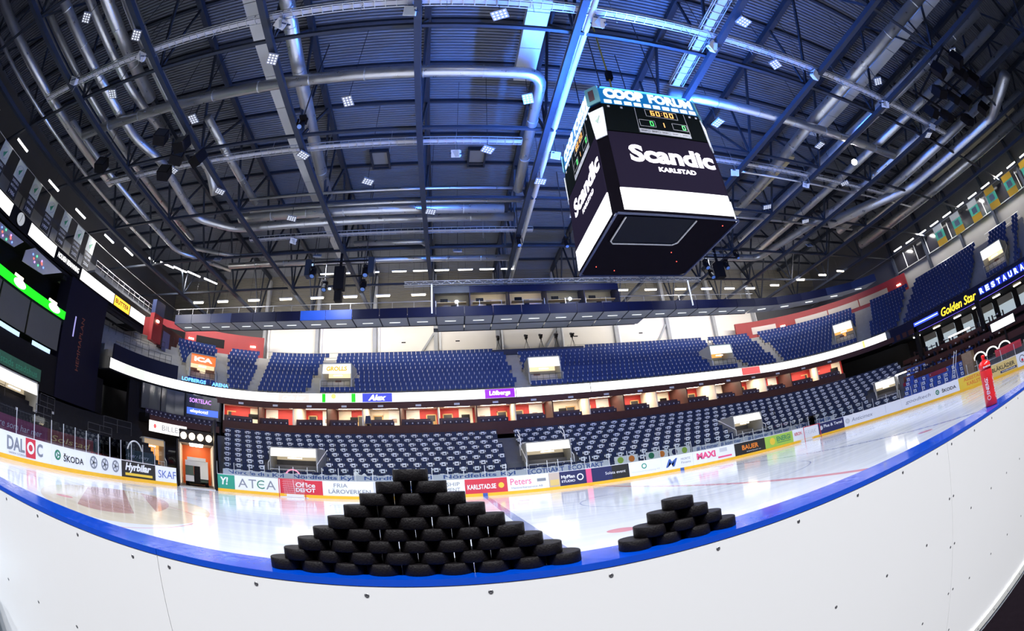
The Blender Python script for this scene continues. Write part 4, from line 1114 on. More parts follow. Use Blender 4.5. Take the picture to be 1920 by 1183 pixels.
# resurfacing machine parked in the tunnel
zp = G0 + GA * 3.2 + GZ * .02; za, zx, zu = GA, GW, GZ
zt_ = thing('ice_resurfacer', 'white and green ice resurfacing machine parked in the orange tunnel', 'ice machine', zp)
ZB = lambda q, a, b, c, d, e, f_: q.obox(zp, zx, za, zu, a, b, c, d, e, f_)
M_ZW = mat('machine_white', (0.80, 0.80, 0.78), .35, var=.05, scale=3); M_ZG = mat('machine_green', (0.06, 0.10, 0.07), .4, var=.2, scale=3)
part('chassis', ZB(MB(), -.95, .95, .3, 3.6, .35, .85), M_ZG, zt_)
part('snow_tank', ZB(ZB(MB(), -.98, .98, .1, 2.1, 1.55, 1.95), -.8, .8, .0, 1.9, 1.95, 2.2), M_ZW, zt_)
part('front_panel', ZB(MB(), .3, .98, .0, .1, .6, 1.55), M_ZW, zt_)
part('front_panel', ZB(MB(), -.98, -.25, .0, .1, .35, .8), M_ZW, zt_)
part('dark_front', ZB(MB(), -.98, -.25, .04, .1, .8, 1.55), M_ZG, zt_)
part('dark_grille', ZB(MB(), -.22, .28, .02, .12, .25, 1.55), M_BLACK, zt_)
part('driver_seat', ZB(ZB(MB(), .1, .7, 2.4, 2.9, .85, 1.3), .1, .7, 2.85, 3.0, 1.3, 2.0), M_BLACK, zt_)
part('conditioner', ZB(MB(), -1.05, 1.05, 3.6, 4.4, .05, .7), M_ZG, zt_)
for sx in (-.85, .85):
    for sy in (.75, 2.9):
        c = zp + zx * sx + za * sy + zu * .38
        part('wheel', MB().cyl(c - zx * .14, c + zx * .14, .38, 16), M_BLACK, zt_)
part('gate_sill', gbox(MB(), -GH, GH, -.05, .35, -.02, .06), M_TRAY, t)
# corner block above the gate
t = thing('corner_block', 'dark glazed corner block above the machine gate', 'building block', UPP.p(-36, 0, 4.9))
part('glass_front', UPP.strip(MB(), -40.2, -31.4, [(-.05, 5.95), (.0, 5.95), (.0, 8.15), (-.05, 8.15)]), mat('dark_glass', (0.05, 0.055, 0.065), .08, var=.1, scale=1, spec=.8), t)
for s in (-40.2, -37.9, -35.2, -32.9, -31.4): part('mullion', UPP.strip(MB(), s - .06, s + .06, [(-.1, 5.9), (-.04, 5.9), (-.04, 8.2), (-.1, 8.2)]), M_BLACK, t)
part('back_mass', UPP.strip(MB(), -41.5, -31.4, [(.3, 0.0), (.8, 0), (.8, 8.2), (.3, 8.2)]), M_BLACK, t)
part('step_edge', UPP.strip(MB(), -40.2, -31.6, [(-2.3, 4.75), (-2.2, 4.75), (-2.2, 5.3), (-2.3, 5.3)]), M_BROWN, t)
part('step_mass', UPP.strip(MB(), -40.2, -31.6, [(-2.2, 4.75), (.2, 4.75), (.2, 5.5), (-1.2, 5.5), (-1.2, 5.1), (-2.2, 5.1)]), M_BLACK, t)
for r in range(2):
    n = 0; s = -39.8
    while s < -31.9:
        x_, y_, nx, ny = UPP.pos(s, -1.9 + r * 1.0)
        o = put('stadium_chair', BOXSEAT, None, (x_, y_, 5.12 + .4 * r), math.atan2(-nx, ny))
        props(o, 'dark chair on the corner balcony above the gate, %s in the %s row' % (nth(n), ('front', 'rear')[r]), 'chair', 'seats on the corner balcony'); n += 1
        s += .55
t = thing('corner_reflection', 'painted reflection with violet and blue lettering in the left corner glass', 'reflection', UPP.p(-33.5, -.12, 6.1))  # ribbon reflection in the glass, put in as glowing lettering and patches
part('front_face', UPP.strip(MB(), -35.0, -31.6, [(-.12, 6.0), (-.08, 6.0), (-.08, 8.1), (-.12, 8.1)]), mat('reflection_dark', (0.03, 0.03, 0.045), .2), t)
lettering('SORTELAC', 2.3, .4, UPP.map(-33.6, -.12, 7.6), glow('reflection_violet', (0.55, 0.25, 0.9), 1.0), t, .02)
patch(UPP.map(-33.6, -.12, 6.6), -1.4, 1.9, -.3, .3, glow('reflection_blue', (0.05, 0.12, 0.8), 1.0), t, 'blue_field', .01)
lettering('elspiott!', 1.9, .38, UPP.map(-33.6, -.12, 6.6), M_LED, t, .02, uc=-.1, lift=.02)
# BILLES sign and lit entrance beside the gate
t = thing('entrance_sign', 'white lit sign with grey capitals left of the machine gate', 'sign', UPP.p(-37.8, -2.4, 3.9))
part('light_box', UPP.strip(MB(), -40.3, -35.5, [(-2.4, 3.95), (-2.25, 3.95), (-2.25, 4.85), (-2.4, 4.85)]), M_SIGNW, t)
lettering('BILLES', 2.5, .45, UPP.map(-37.4, -2.4, 4.4), glow('sign_grey_text', (0.25, 0.25, 0.3), .4), t, 0, lift=.015)
ring_mark(UPP.map(-39.6, -2.42, 4.42), 0, .2, LEDM['rr'], t, 0, 0, 'red_mark', 6)
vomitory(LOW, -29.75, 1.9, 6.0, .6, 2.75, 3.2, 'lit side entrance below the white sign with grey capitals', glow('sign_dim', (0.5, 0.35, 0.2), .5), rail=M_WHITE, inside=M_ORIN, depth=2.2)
solo('white_stroller_hoop', MB().tube([LOW.p(-32.8 + .6 * (1 - math.cos(a)), 2.0, 1.6 + 1.0 * math.sin(a)) for a in [PI * i / 12 for i in range(13)]], .06, 6), M_WHITE, 'white arched hoop behind the left-end glass near the gate', 'hoop', LOW.p(-32.2, 2.0, 1.6))

# ================================================================== LEFT END: dark standing terrace
terrace('stand_left', LOW, -56, -30.1, 13, 1.2, .66, .7, .30, M_DARKC, -0.05, back=1.6)
for k in range(9):
    s = -46.5 + 1.75 * k
    q = MB(); r = (2, 5, 8)[k % 3]; d = 1.2 + .66 * r + .3; z = .7 + .3 * r
    pts = [LOW.p(s + u, d, 0) for u in (0, .8, 1.6)]
    for z1 in (.6, 1.05): q.tube([(p.x, p.y, z + z1) for p in pts], .025, 6)
    for p in pts: q.cyl((p.x, p.y, z), (p.x, p.y, z + 1.05), .022, 6)
    solo('terrace_rail', q, M_DRAIL, 'dark crush rail on the black left-end terrace, %s from the camera side' % ORD[k], 'railing', LOW.p(s + .8, d, z), 'terrace rails')
for k in range(12):
    s = -44.5 + 1.15 * k; d = 1.2 + .66 * ((k * 5) % 9) + .1; z = .7 + .3 * ((k * 5) % 9)
    p = LOW.p(s, d, z)
    solo('step_marker', MB().box(p.x - .05, p.x + .05, p.y - .08, p.y + .08, z, z + .16), M_STRIM, 'small pale step marker on the black terrace, %s from the camera side' % ORD[k], 'marker', p, 'step markers')
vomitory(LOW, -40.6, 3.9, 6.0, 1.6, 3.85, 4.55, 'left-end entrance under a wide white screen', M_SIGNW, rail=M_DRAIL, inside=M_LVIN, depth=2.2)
t = thing('green_parapet', 'green lettered parapet above the left-end white screen', 'parapet', (-37, .8, 4.9))
part('panel', MB().box(-37.1, -37.0, -2.2, 3.6, 4.85, 5.6), mat('dark_green_panel', (0.02, 0.09, 0.05), .5, var=.3, scale=3), t)
lettering('Karlstads stadshus', 5.0, .4, flat((-37.0, .7, 5.2), (0, 1, 0), (0, 0, 1)), AD['dgreen'], t, 0)
# wall of the left end with window strips and lit green band
t = thing('left_end_front', 'dark clad front of the left end above the standing terrace', 'facade', (-40, 6, 5))
part('lower_cladding', MB().box(-40.3, -40.1, -12, 14, 4.6, 7.5), M_BLACK, t)
for a, b_ in ((-4.2, -.4), (-.2, 3.1), (3.3, 7.2)):
    part('grey_panel', MB().box(-40.1, -39.95, a, b_, 7.9, 10.2), mat('dim_grey_panel', (0.10, 0.097, 0.09), .7, var=.1, scale=1), t)
for a, b_ in ((.3, 1.0), (1.05, 1.8), (1.85, 2.6), (4.2, 4.9), (4.95, 5.6), (5.65, 6.4)):
    part('window_strip', MB().box(-40.05, -39.95, a, b_, 7.45, 7.75), glow('blue_window', (0.45, 0.62, 0.9), .9), t)
part('balcony_front', MB().box(-40.3, -40.1, -12, 8.0, 10.0, 10.35), M_BLACK, t)
part('dark_wall', MB().box(-44.2, -44.0, -14, 13.8, 5, 14.2), M_BLACK, t)
part('dark_tower', MB().box(-42.0, -40.0, 7.5, 13.0, 4.6, 13.9), mat('navy_tower', (0.006, 0.005, 0.018), .6, var=.2, scale=1, spec=.2), t)
part('glowing_slit', MB().box(-40.0, -39.94, 8.9, 9.02, 9.6, 11.2), glow('slit_violet', (0.3, 0.28, 0.6), .8), t)
lettering('HEMMAPLAN', 4.2, .4, lambda u, v, w_: Vector((-39.97, 10.0 - v, 9.3 + u)), mat('dull_red_text', (0.25, 0.06, 0.03), .5), t, 0)
t = thing('green_band', 'bright green light band with two white spots at the left end', 'light band', (-40, 3.2, 10.4))
part('band', MB().box(-40.08, -39.9, -1.4, 7.5, 10.42, 11.0), glow('green_light', (0.01, 0.62, 0.01), 1.1), t)
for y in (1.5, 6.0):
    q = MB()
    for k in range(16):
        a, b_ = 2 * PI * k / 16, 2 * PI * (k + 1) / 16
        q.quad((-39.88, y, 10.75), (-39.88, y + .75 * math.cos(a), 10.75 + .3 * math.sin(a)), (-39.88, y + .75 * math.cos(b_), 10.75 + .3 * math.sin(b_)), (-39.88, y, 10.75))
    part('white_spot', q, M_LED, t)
    part('strip_lamp', MB().box(-40.4, -40.3, y - .5, y + .5, 11.2, 11.35), M_WARM, t)
# balcony with the upper ribbon, clock and canopies
t = thing('left_balcony', 'dark upper balcony at the left end carrying a ribbon of screens', 'balcony', (-42, 6, 14))
part('slab', MB().box(-48.7, -41.0, -14, 20.4, 13.9, 14.3), M_DARKC, t)
part('underside_panel', MB().box(-43.2, -41.6, 8.0, 11.0, 13.84, 13.9), M_GREYW, t); part('underside_panel', MB().box(-43.2, -41.6, 11.3, 14.6, 13.84, 13.9), M_GREYW, t); part('underside_panel', MB().box(-43.2, -41.6, 14.9, 18.0, 13.84, 13.9), M_GREYW, t)
part('fascia', MB().box(-41.1, -41.0, -14, 20.4, 14.2, 15.5), M_BLACK, t)
part('fascia_underlip', MB().box(-41.3, -41.0, 7, 20.4, 13.6, 13.95), M_DARKC, t)
SCR = [(-5.0, -1.2, 'white balcony screen at the left picture edge', 'w', None), (1.4, 5.2, 'white balcony screen right of the round clock', 'w', None), (5.3, 9.0, 'dark balcony screen with white lettering', 'k', 'HOLMEN BEMANNING'), (9.1, 14.6, 'long white balcony screen left of the orange one', 'w', None), (14.7, 17.4, 'orange balcony screen with dark lettering', 'o', 'BUTTER'), (17.5, 20.3, 'white balcony screen at the right balcony end', 'w', None)]
for a, b_, lab, c, tx in SCR:
    s_ = thing('balcony_screen', lab, 'led screen', (-40.97, (a + b_) / 2, 14.5), 'left balcony screens')
    part('cabinet', MB().box(-40.99, -40.92, a, b_, 14.42, 15.42), M_BLACK, s_)
    part('front_face', MB().box(-40.92, -40.9, a + .03, b_ - .03, 14.46, 15.38), {'w': M_LED, 'k': M_BLACK, 'o': glow('led_orange', (1.0, 0.42, 0.03), 1.4)}[c], s_)
    if tx: lettering(tx, (b_ - a) * .86, .42, flat((-40.9, (a + b_) / 2, 14.95), (0, 1, 0), (0, 0, 1)), M_LED if c == 'k' else AD['black'], s_, .03)
t2 = thing('wall_clock', 'round white-faced clock between the balcony screens', 'clock', (-40.95, .1, 14.9))
part('case', MB().cyl((-40.98, .1, 14.95), (-40.9, .1, 14.95), .52, 24), M_BLACK, t2)
part('dial', MB().cyl((-40.9, .1, 14.95), (-40.88, .1, 14.95), .46, 24), glow('clock_dial', (0.65, 0.68, 0.72), .35), t2)
part('hour_hand', MB().bar((-40.87, .1, 14.95), (-40.87, .02, 14.68), .05, .02), M_BLACK, t2); part('minute_hand', MB().bar((-40.87, .1, 14.95), (-40.87, .14, 15.33), .035, .02), M_BLACK, t2)
LITS = [glow('bulb_red', (1.0, 0.08, 0.05), 2.5), glow('bulb_blue', (0.1, 0.2, 1.0), 2.5), glow('bulb_green', (0.05, 0.9, 0.2), 2.5), glow('bulb_violet', (0.6, 0.2, 1.0), 2.5)]
for lab, pts, cy, cz in (('pale hanging canopy with coloured bulbs at the left picture edge', [(-2.48, 13.46), (-.73, 13.53), (1.02, 13.63), (-.08, 12.65), (-1.83, 12.43)], -1.2, 13.0), ('pale hanging canopy with coloured bulbs below the balcony screens', [(1.09, 12.17), (1.41, 13.18), (2.54, 13.94), (6.43, 13.78), (3.82, 12.41)], 3.0, 13.1)):
    s_ = thing('light_canopy', lab, 'canopy', (-40, cy, cz), 'light canopies')
    q = MB(); n = len(pts)
    q.poly([(-39.9 - .5 * (z - 12.4), y, z) for y, z in pts]); q.poly([(-40.0 - .5 * (z - 12.4), y, z) for y, z in reversed(pts)])
    for i in range(n):
        (y1, z1), (y2, z2) = pts[i], pts[(i + 1) % n]
        q.quad((-39.9 - .5 * (z1 - 12.4), y1, z1), (-40.0 - .5 * (z1 - 12.4), y1, z1), (-40.0 - .5 * (z2 - 12.4), y2, z2), (-39.9 - .5 * (z2 - 12.4), y2, z2))
    part('sail', q, mat('canopy_fabric', (0.42, 0.43, 0.50), .6, var=.12, scale=1.5), s_)
    for i in range(9):
        a = i * 2.4; y, z = cy + .9 * math.cos(a) * (1 if i % 2 else .6), cz + .32 * math.sin(a)
        x_ = -39.86 - .5 * (z - 12.4)
        part('bulb', MB().box(x_ - .02, x_ + .04, y - .05, y + .05, z - .05, z + .05), LITS[i % 4], s_)
        part('wire', MB().bar((x_, cy, cz), (x_, y, z), .015), M_RAIL, s_)
# championship banners under the left roof
YRS = ['1981', '1983', '1986', '1988', '1997', '1998', '2002', '2006']
for k, y in enumerate((-6.2, -3.7, -1.2, 1.35, 4.0, 6.4, 8.7, 10.7)):
    s_ = thing('championship_banner', 'white and black banner hung at the left end, %s from the picture edge' % ORD[k], 'banner', (-42.6, y, 16.5), 'championship banners')
    part('black_cloth', MB().box(-42.62, -42.6, y - .6, y + .6, 16.3, 17.75), mat('banner_black', (0.02, 0.02, 0.025), .7), s_)
    part('white_cloth', MB().box(-42.62, -42.6, y - .6, y + .6, 17.75, 19.1), cloth('banner_white', (0.75, 0.80, 0.76)), s_)
    f = flat((-42.595, y, 18.4), (0, 1, 0), (0, 0, 1))
    ring_mark(f, .38, .46, AD['silver'], s_); q = MB(); q.poly([f(-.22, -.05, .015), f(0, -.35, .015), f(.22, .3, .015), f(0, .1, .015)]); part('leaf_mark', q, AD['dgreen'], s_)
    f2 = flat((-42.595, y, 17.0), (0, 1, 0), (0, 0, 1))
    lettering('SVENSKA', .9, .22, f2, AD['silver'], s_, .02, vc=.5); lettering('M\u00c4STARE', .9, .22, f2, AD['silver'], s_, .02, vc=.15); lettering(YRS[k], .8, .3, f2, AD['silver'], s_, .03, vc=-.35)
    part('hanging_rod', MB().box(-42.63, -42.58, y - .65, y + .65, 19.1, 19.16), M_RAIL, s_)
solo('banner_cable', MB().cyl((-42.6, -35.9, 19.15), (-42.6, 35.1, 19.15), .02, 5), M_RAIL, 'thin steel cable carrying the left-end banners', 'cable', (-42.6, 0, 19.3))
LT = [(-42, -7.5, 19.7), (-42, -2.5, 19.7), (-42, 2.9, 19.6), (-42, 7.5, 19.7), (-42, 12.6, 20.0), (-42, 16.2, 20.5), (-40.5, 19.2, 20.8), (-40.0, 21.4, 21.4), (-40.0, 24.2, 22.2), (-39.0, 26.0, 22.4), (-36.5, 26.4, 21.6)]
for k, (x, y, z) in enumerate(LT):
    s_ = thing('tube_lamp', 'white tube lamp under the left roof, %s from the picture edge' % ORD[k], 'lamp', (x, y, z), 'tube lamps of the left end')
    dx = 0 if k < 7 else .5
    part('housing', MB().bar((x - dx, y - .85, z + .08), (x + dx, y + .85, z + .08), .2, .06), M_WHITE, s_)
    part('tube', MB().bar((x - dx, y - .8, z), (x + dx, y + .8, z), .13, .1), M_TUBE, s_)
    part('drop_rod', MB().box(x - .01, x + .01, y - .01, y + .01, z + .1, 26.21), M_DRAIL, s_)
    if k in (4, 5, 6, 8): light('lamp_beam', 'AREA', (x, y, z - .12), P_TUBE * 3.0, (1.0, 0.97, 0.93), (x + 1.0, y, 0), s_, shape='RECTANGLE', size=.3, size_y=1.5)
# balustrade, walkway and red pillar left of the gallery
t = thing('left_walkway', 'grey walkway with railing above the left standing block', 'walkway', (-42.5, 17, 15.6))
part('deck', MB().box(-44, -41.6, 11.5, 22.6, 16.2, 16.4), M_GREYW, t)
part('rail', MB().tube([(-41.7, 11.5, 17.3), (-41.7, 22.6, 17.3)], .03, 6).tube([(-41.7, 11.5, 16.9), (-41.7, 22.6, 16.9)], .03, 6), M_RAIL, t)
for k in range(12): part('rail_post', MB().box(-41.72, -41.68, 11.5 + k, 11.54 + k, 16.4, 17.3), M_RAIL, t)
for a, b_ in ((12.2, 15.0), (16.3, 18.0), (18.3, 20.6)): part('wall_panel', MB().box(-44.1, -44.0, a, b_, 10.5, 16.2), M_GREYW, t)
t = thing('red_pillar', 'red and blue wall block with a small lamp left of the gallery', 'wall block', (-40, 21.8, 13.5))
part('red_face', MB().box(-40.6, -40.0, 20.9, 22.7, 13.2, 16.0), MATS['clubroom_red'], t); part('blue_face', MB().box(-40.6, -40.0, 20.9, 22.7, 16.0, 17.4), M_GALP, t)
part('wall_lamp', MB().box(-40.0, -39.85, 21.4, 21.8, 15.2, 15.4), M_WARM, t)
part('blue_door', MB().box(-40.0, -39.94, 23.0, 24.4, 12.8, 14.8), mat('blue_door', (0.05, 0.06, 0.16), .4), t)
part('dark_front', MB().box(-40.5, -40.0, 22.7, 27, 13.0, 15.4), M_BROWN, t)

# ================================================================== RIGHT END
q = MB(); UPP.strip(q, 42.0, 62.5, [(-.12, 7.55), (.02, 7.55), (.02, 9.2), (-.12, 9.2)]); struct('trim_2', q, M_NAVY)
M_NV = glow('neon_violet', (0.16, 0.10, 0.75), 1.0); M_NBL = glow('neon_blue_tube', (0.03, 0.06, 0.95), 1.6); M_NY = glow('neon_yellow', (1.0, 0.62, 0.02), 2.2)
M_NBW = glow('neon_blue_white', (0.35, 0.5, 1.0), 2.6)
S0 = UPP.a + UPP.L + 12.0       # ring coordinate of y = 0 on the right end
t = thing('restaurant_sign', 'yellow neon script lettering above the right-end restaurant', 'neon sign', UPP.p(S0 - 5.0, -.14, 8.1))
lettering('Golden Star', 5.2, .85, UPP.map(S0 - 5.0, -.15, 8.4), M_NY, t, .01, .35)
t = thing('restaurant_letters', 'blue neon capitals reading RESTAURANG at the right picture edge', 'neon sign', UPP.p(S0 + 2.6, -.14, 8.2))
for i, ch in enumerate('RESTAURANG'):
    lettering(ch, .5, .55, UPP.map(S0 - 1.55 + .82 * i, -.15, 8.46), M_NBW, t, .05, name='letter')
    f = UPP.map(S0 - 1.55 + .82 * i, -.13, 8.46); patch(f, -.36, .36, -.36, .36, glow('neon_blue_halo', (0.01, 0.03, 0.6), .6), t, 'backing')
t = thing('neon_bar', 'short blue neon bar left of the yellow neon script', 'neon sign', UPP.p(S0 - 9.8, -.14, 8.5))
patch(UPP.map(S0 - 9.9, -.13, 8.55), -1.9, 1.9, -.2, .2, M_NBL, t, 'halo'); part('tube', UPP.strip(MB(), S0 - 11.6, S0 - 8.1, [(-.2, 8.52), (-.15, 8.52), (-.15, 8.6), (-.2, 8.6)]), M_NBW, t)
solo('neon_line', UPP.strip(MB(), S0 - 12.2, S0 + 6, [(-.17, 7.62), (-.12, 7.62), (-.12, 7.68), (-.17, 7.68)]), M_NV, 'long thin violet neon line under the restaurant signs', 'neon sign', UPP.p(S0, -.14, 7.6))
# restaurant levels
t = thing('dining_terrace', 'dark brown restaurant terraces with parapets at the right end', 'restaurant', (36, 2, 3.2))
for x, z0, z1, a, b_ in ((34.2, 2.7, 3.3, -9, 12.5), (36.2, 3.75, 4.3, -9, 13.5), (37.9, 4.75, 5.25, -9, 14.5)):
    part('parapet', MB().box(x, x + .12, a, b_, z0, z1), M_BROWN, t)
    part('terrace_floor', MB().box(x + .12, x + 2.0, a, b_, z0 - .1, z0 + .1), M_BLACK, t)
part('rear_wall', MB().box(42.5, 42.7, -10, 16, 4.6, 8.2), M_BLACK, t)
for k, (a, b_) in enumerate(((11.2, 13.2), (8.2, 10.2), (5.4, 7.0), (2.2, 4.6), (-.8, 1.4), (-4.2, -1.6))):
    part('window', MB().box(42.4, 42.5, a, b_, 5.6, 7.3), glow('restaurant_window', (0.42, 0.50, 0.55), .55), t)
    part('blind', MB().box(42.3, 42.38, a, b_, 6.7, 7.4), M_GREYW, t)
for k, y in enumerate((12.6, 9.4, 6.2, 3.4, .4, -2.6)):
    part('ceiling_lamp', MB().box(39.5, 39.7, y - .5, y + .5, 7.35, 7.45), M_WARM if k % 2 else M_TUBE, t)
part('ceiling', MB().box(37.9, 42.6, -10, 16, 7.5, 7.6), M_DARKC, t)
part('lit_counter', MB().box(37.7, 37.88, 4.2, 7.2, 5.55, 5.68), M_TUBE, t)
part('column', MB().box(37.0, 37.5, 10.9, 11.4, 3, 7.6), M_BLACK, t); part('column', MB().box(37.0, 37.5, 1.9, 2.4, 3, 7.6), M_BLACK, t)
part('red_band', MB().box(33.9, 34.0, 6.5, 12.5, 2.3, 2.7), mat('dull_red_band', (0.30, 0.02, 0.05), .5), t)
k = 0
for lv, (x, z) in enumerate(((35.2, 2.85), (37.0, 3.85), (39.0, 4.85))):
    for i in range(7):
        y = 11.4 - 1.95 * i + lv * .5
        s_ = thing('restaurant_table', 'dark restaurant table with chairs, %s from the left on the %s terrace' % (ORD[i], ('lowest', 'middle', 'highest')[lv]), 'table', (x, y, z), 'restaurant tables')
        part('top', MB().box(x - .35, x + .35, y - .5, y + .5, z + .72, z + .76), M_BROWN, s_); part('pedestal', MB().cyl((x, y, z), (x, y, z + .72), .05, 6), M_BLACK, s_)
        for sy in (-.75, .75):
            part('chair_back', MB().box(x - .2, x + .2, y + sy - .03, y + sy + .03, z + .45, z + .98), M_SSLATE if i % 2 else M_BROWN, s_)
            part('chair_seat', MB().box(x - .2, x + .2, y + sy * .7 - .2, y + sy * .7 + .2, z + .42, z + .47), M_BLACK, s_)
        part('glassware', MB().box(x - .2, x - .08, y - .1, y + .02, z + .76, z + .92).box(x + .1, x + .2, y + .1, y + .2, z + .76, z + .9), M_STRIM if i % 2 else M_WHITE, s_)
for k, (y, z) in enumerate(((14.2, 3.6), (12.4, 3.7))):
    solo('counter_light', MB().box(33.7, 33.8, y - .8, y + .8, z, z + .12), M_TUBE, '%s white light strip below the restaurant terraces' % ('Left' if k == 0 else 'Right'), 'lamp', (33.75, y, z))
t = thing('end_screen', 'tilted white screen below the RESTAURANG letters', 'led screen', (33.9, -1.4, 3.9))
part('front_face', MB().box(33.85, 33.9, -2.8, .05, 3.95, 4.65), M_LED, t); part('frame', MB().box(33.9, 34.0, -2.9, .15, 3.85, 4.75), M_BLACK, t); part('stay', MB().box(33.95, 34.05, -1.5, -1.3, 2.7, 3.9), M_BLACK, t)
t = thing('end_entrance', 'cream entrance with white arched lamps behind the tan board', 'entrance', (33, 0, .8))
part('stone_pier', MB().box(32.4, 33.2, 2.4, 3.6, .3, 3.2), mat('stone_pier', (0.28, 0.19, 0.12), .7, var=.3, scale=4), t)
part('rear_wall', MB().box(34.0, 34.1, -3.5, 2.4, .3, 2.7), M_BLACK, t)
for k in range(3):
    y = 1.7 - 1.5 * k
    part('arched_lamp', MB().tube([(32.9, y + .7 * math.cos(PI * i / 8), 2.2 + .55 * math.sin(PI * i / 8)) for i in range(9)], .07, 6), M_SIGNW, t)
part('rail', MB().tube([(32.2, 2.2, .3), (32.2, 2.2, 1.7), (32.2, -1.5, 1.7), (32.2, -1.5, .3)], .04, 6).tube([(32.2, 2.2, 1.1), (32.2, -1.5, 1.1)], .03, 6), M_RAIL, t)
part('red_panel', MB().box(31.6, 31.7, -3.6, -.6, 1.7, 2.3), AD['red'], t)
for a in (4.6, 4.9): solo('slanted_pole', MB().cyl((31.8, a, 1.4), (31.8, a - .9, 3.7), .04, 6), M_WHITE, '%s slanted white pole behind the drinks bottle' % ('Front' if a < 4.7 else 'Rear'), 'pole', (31.8, a, 1.4))
# flags and lamps under the right roof
FL = [(7.6, 0), (4.4, 0), (1.2, 0), (-2.0, 1), (-5.2, 1), (-8.4, 1)]
for k, (y, yt) in enumerate(FL):
    s_ = thing('club_flag', 'white, teal and yellow flag hung at the right end, %s from the corner' % ORD[k], 'flag', (46, y, 17.1), 'flags of the right end')
    part('teal_field', MB().box(46.0, 46.02, y - .78, y + .78, 17.75, 18.75), cloth('flag_teal', (0.30, 0.75, 0.62)), s_)
    part('white_panel', MB().box(45.98, 46.0, y - .38, y + .38, 17.9, 18.6), cloth('flag_white', (0.88, 0.90, 0.87)), s_)
    part('yellow_hem', MB().box(46.0, 46.02, y - .78, y + .78, 16.95, 17.75), cloth('flag_yellow', (0.85, 0.66, 0.15)), s_)
    part('top_band', MB().box(46.0, 46.02, y - .78, y + .78, 18.75, 19.5), MATS['flag_yellow'] if yt else MATS['flag_white'], s_)
solo('flag_cable', MB().cyl((46.0, -35.9, 19.5), (46.0, 35.1, 19.5), .02, 5), M_RAIL, 'thin steel cable carrying the flags of the right end', 'cable', (46, 0, 19.52))
for k in range(11):
    y = 15.6 - 2.45 * k; z = 20.2
    s_ = thing('tube_lamp', 'white tube lamp under the right roof, %s from the corner' % ORD[k], 'lamp', (47, y, z), 'tube lamps of the right end')
    part('housing', MB().box(46.9, 47.1, y - .78, y + .78, z + .05, z + .11), M_WHITE, s_); part('tube', MB().box(46.92, 47.08, y - .74, y + .74, z - .05, z + .05), M_TUBE, s_)
    part('drop_rod', MB().box(46.99, 47.01, y - .01, y + .01, z + .1, 26.21), M_DRAIL, s_)
    if k % 2 == 0: light('lamp_beam', 'AREA', (46.8, y, z - .12), P_TUBE * 1.6, (1.0, 0.96, 0.92), (46.0, y, 0), s_, shape='RECTANGLE', size=.3, size_y=1.5)
q = MB(); q.box(48.6, 48.75, -14, 18.4, 17.7, 19.9); wn = struct('window_1', q, mat('dark_window', (0.015, 0.015, 0.02), .15))
for k in range(14): part('mullion', MB().box(48.52, 48.6, 18.0 - 2.2 * k, 18.08 - 2.2 * k, 17.7, 19.9), M_WHITE, wn)
part('sill_rail', MB().box(48.4, 48.6, -14, 18.4, 17.6, 17.7), M_RAIL, wn)

# ================================================================== ROOF STEEL
for k, x in enumerate(WX):
    t = thing('roof_truss', 'dark steel roof truss spanning the ice, %s from the left end' % ORD[k], 'roof truss', (x, 0, 19.5), 'roof trusses')
    part('bottom_chord', MB().box(x - .17, x + .17, -35.5, 35.2, 19.5, 19.8), M_STEEL, t)
    part('top_chord', MB().box(x - .2, x + .2, -35.5, 35.2, 25.55, 25.95), M_STEEL, t)
    for i in range(-3, 5):
        yb = 3.65 + 7.3 * i
        if yb < -20: continue
        for dy in (-3.4, 3.4): part('diagonal_strut', MB().bar((x, yb, 19.8), (x, min(35, yb + dy), 25.6), .15), M_STEEL, t)
        part('vertical_strut', MB().bar((x, yb, 19.8), (x, yb, 25.6), .13), M_STEEL, t)
k = 0
for y in (-10.95, -3.65, 3.65, 10.95, 18.25, 25.55):
    solo('longitudinal_brace', MB().box(-48.5, 48.5, y - .09, y + .09, 19.85, 20.03), M_STEEL, 'dark brace beam along the roof, %s counted from the camera side' % ORD[k], 'beam', (0, y, 19.85), 'longitudinal braces'); k += 1
k = 0
for y in [-18.25 + 3.65 * i for i in range(15)]:
    solo('roof_purlin', MB().box(-48.8, 48.8, y - .1, y + .1, 25.95, 26.2), M_STEEL, 'dark purlin under the roof deck, %s counted from the camera side' % ORD[k], 'beam', (0, y, 25.95), 'roof purlins'); k += 1
for k, (x0, x1) in enumerate(((-15.2, -13.9), (-7.1, -5.9), (7.9, 9.2))):
    t = thing('smoke_hatch', 'framed smoke hatch in the roof deck, %s from the left' % ORD[k], 'roof hatch', ((x0 + x1) / 2, 14, 25.9), 'smoke hatches')
    part('hatch_frame', MB().box(x0 - .15, x0, 12.6, 15.0, 25.85, 26.15).box(x1, x1 + .15, 12.6, 15.0, 25.85, 26.15).box(x0, x1, 12.6, 12.75, 25.85, 26.15).box(x0, x1, 14.85, 15.0, 25.85, 26.15), M_STEEL, t)
    part('hatch_panel', MB().box(x0, x1, 12.75, 14.85, 26.05, 26.15), M_GREYW, t)

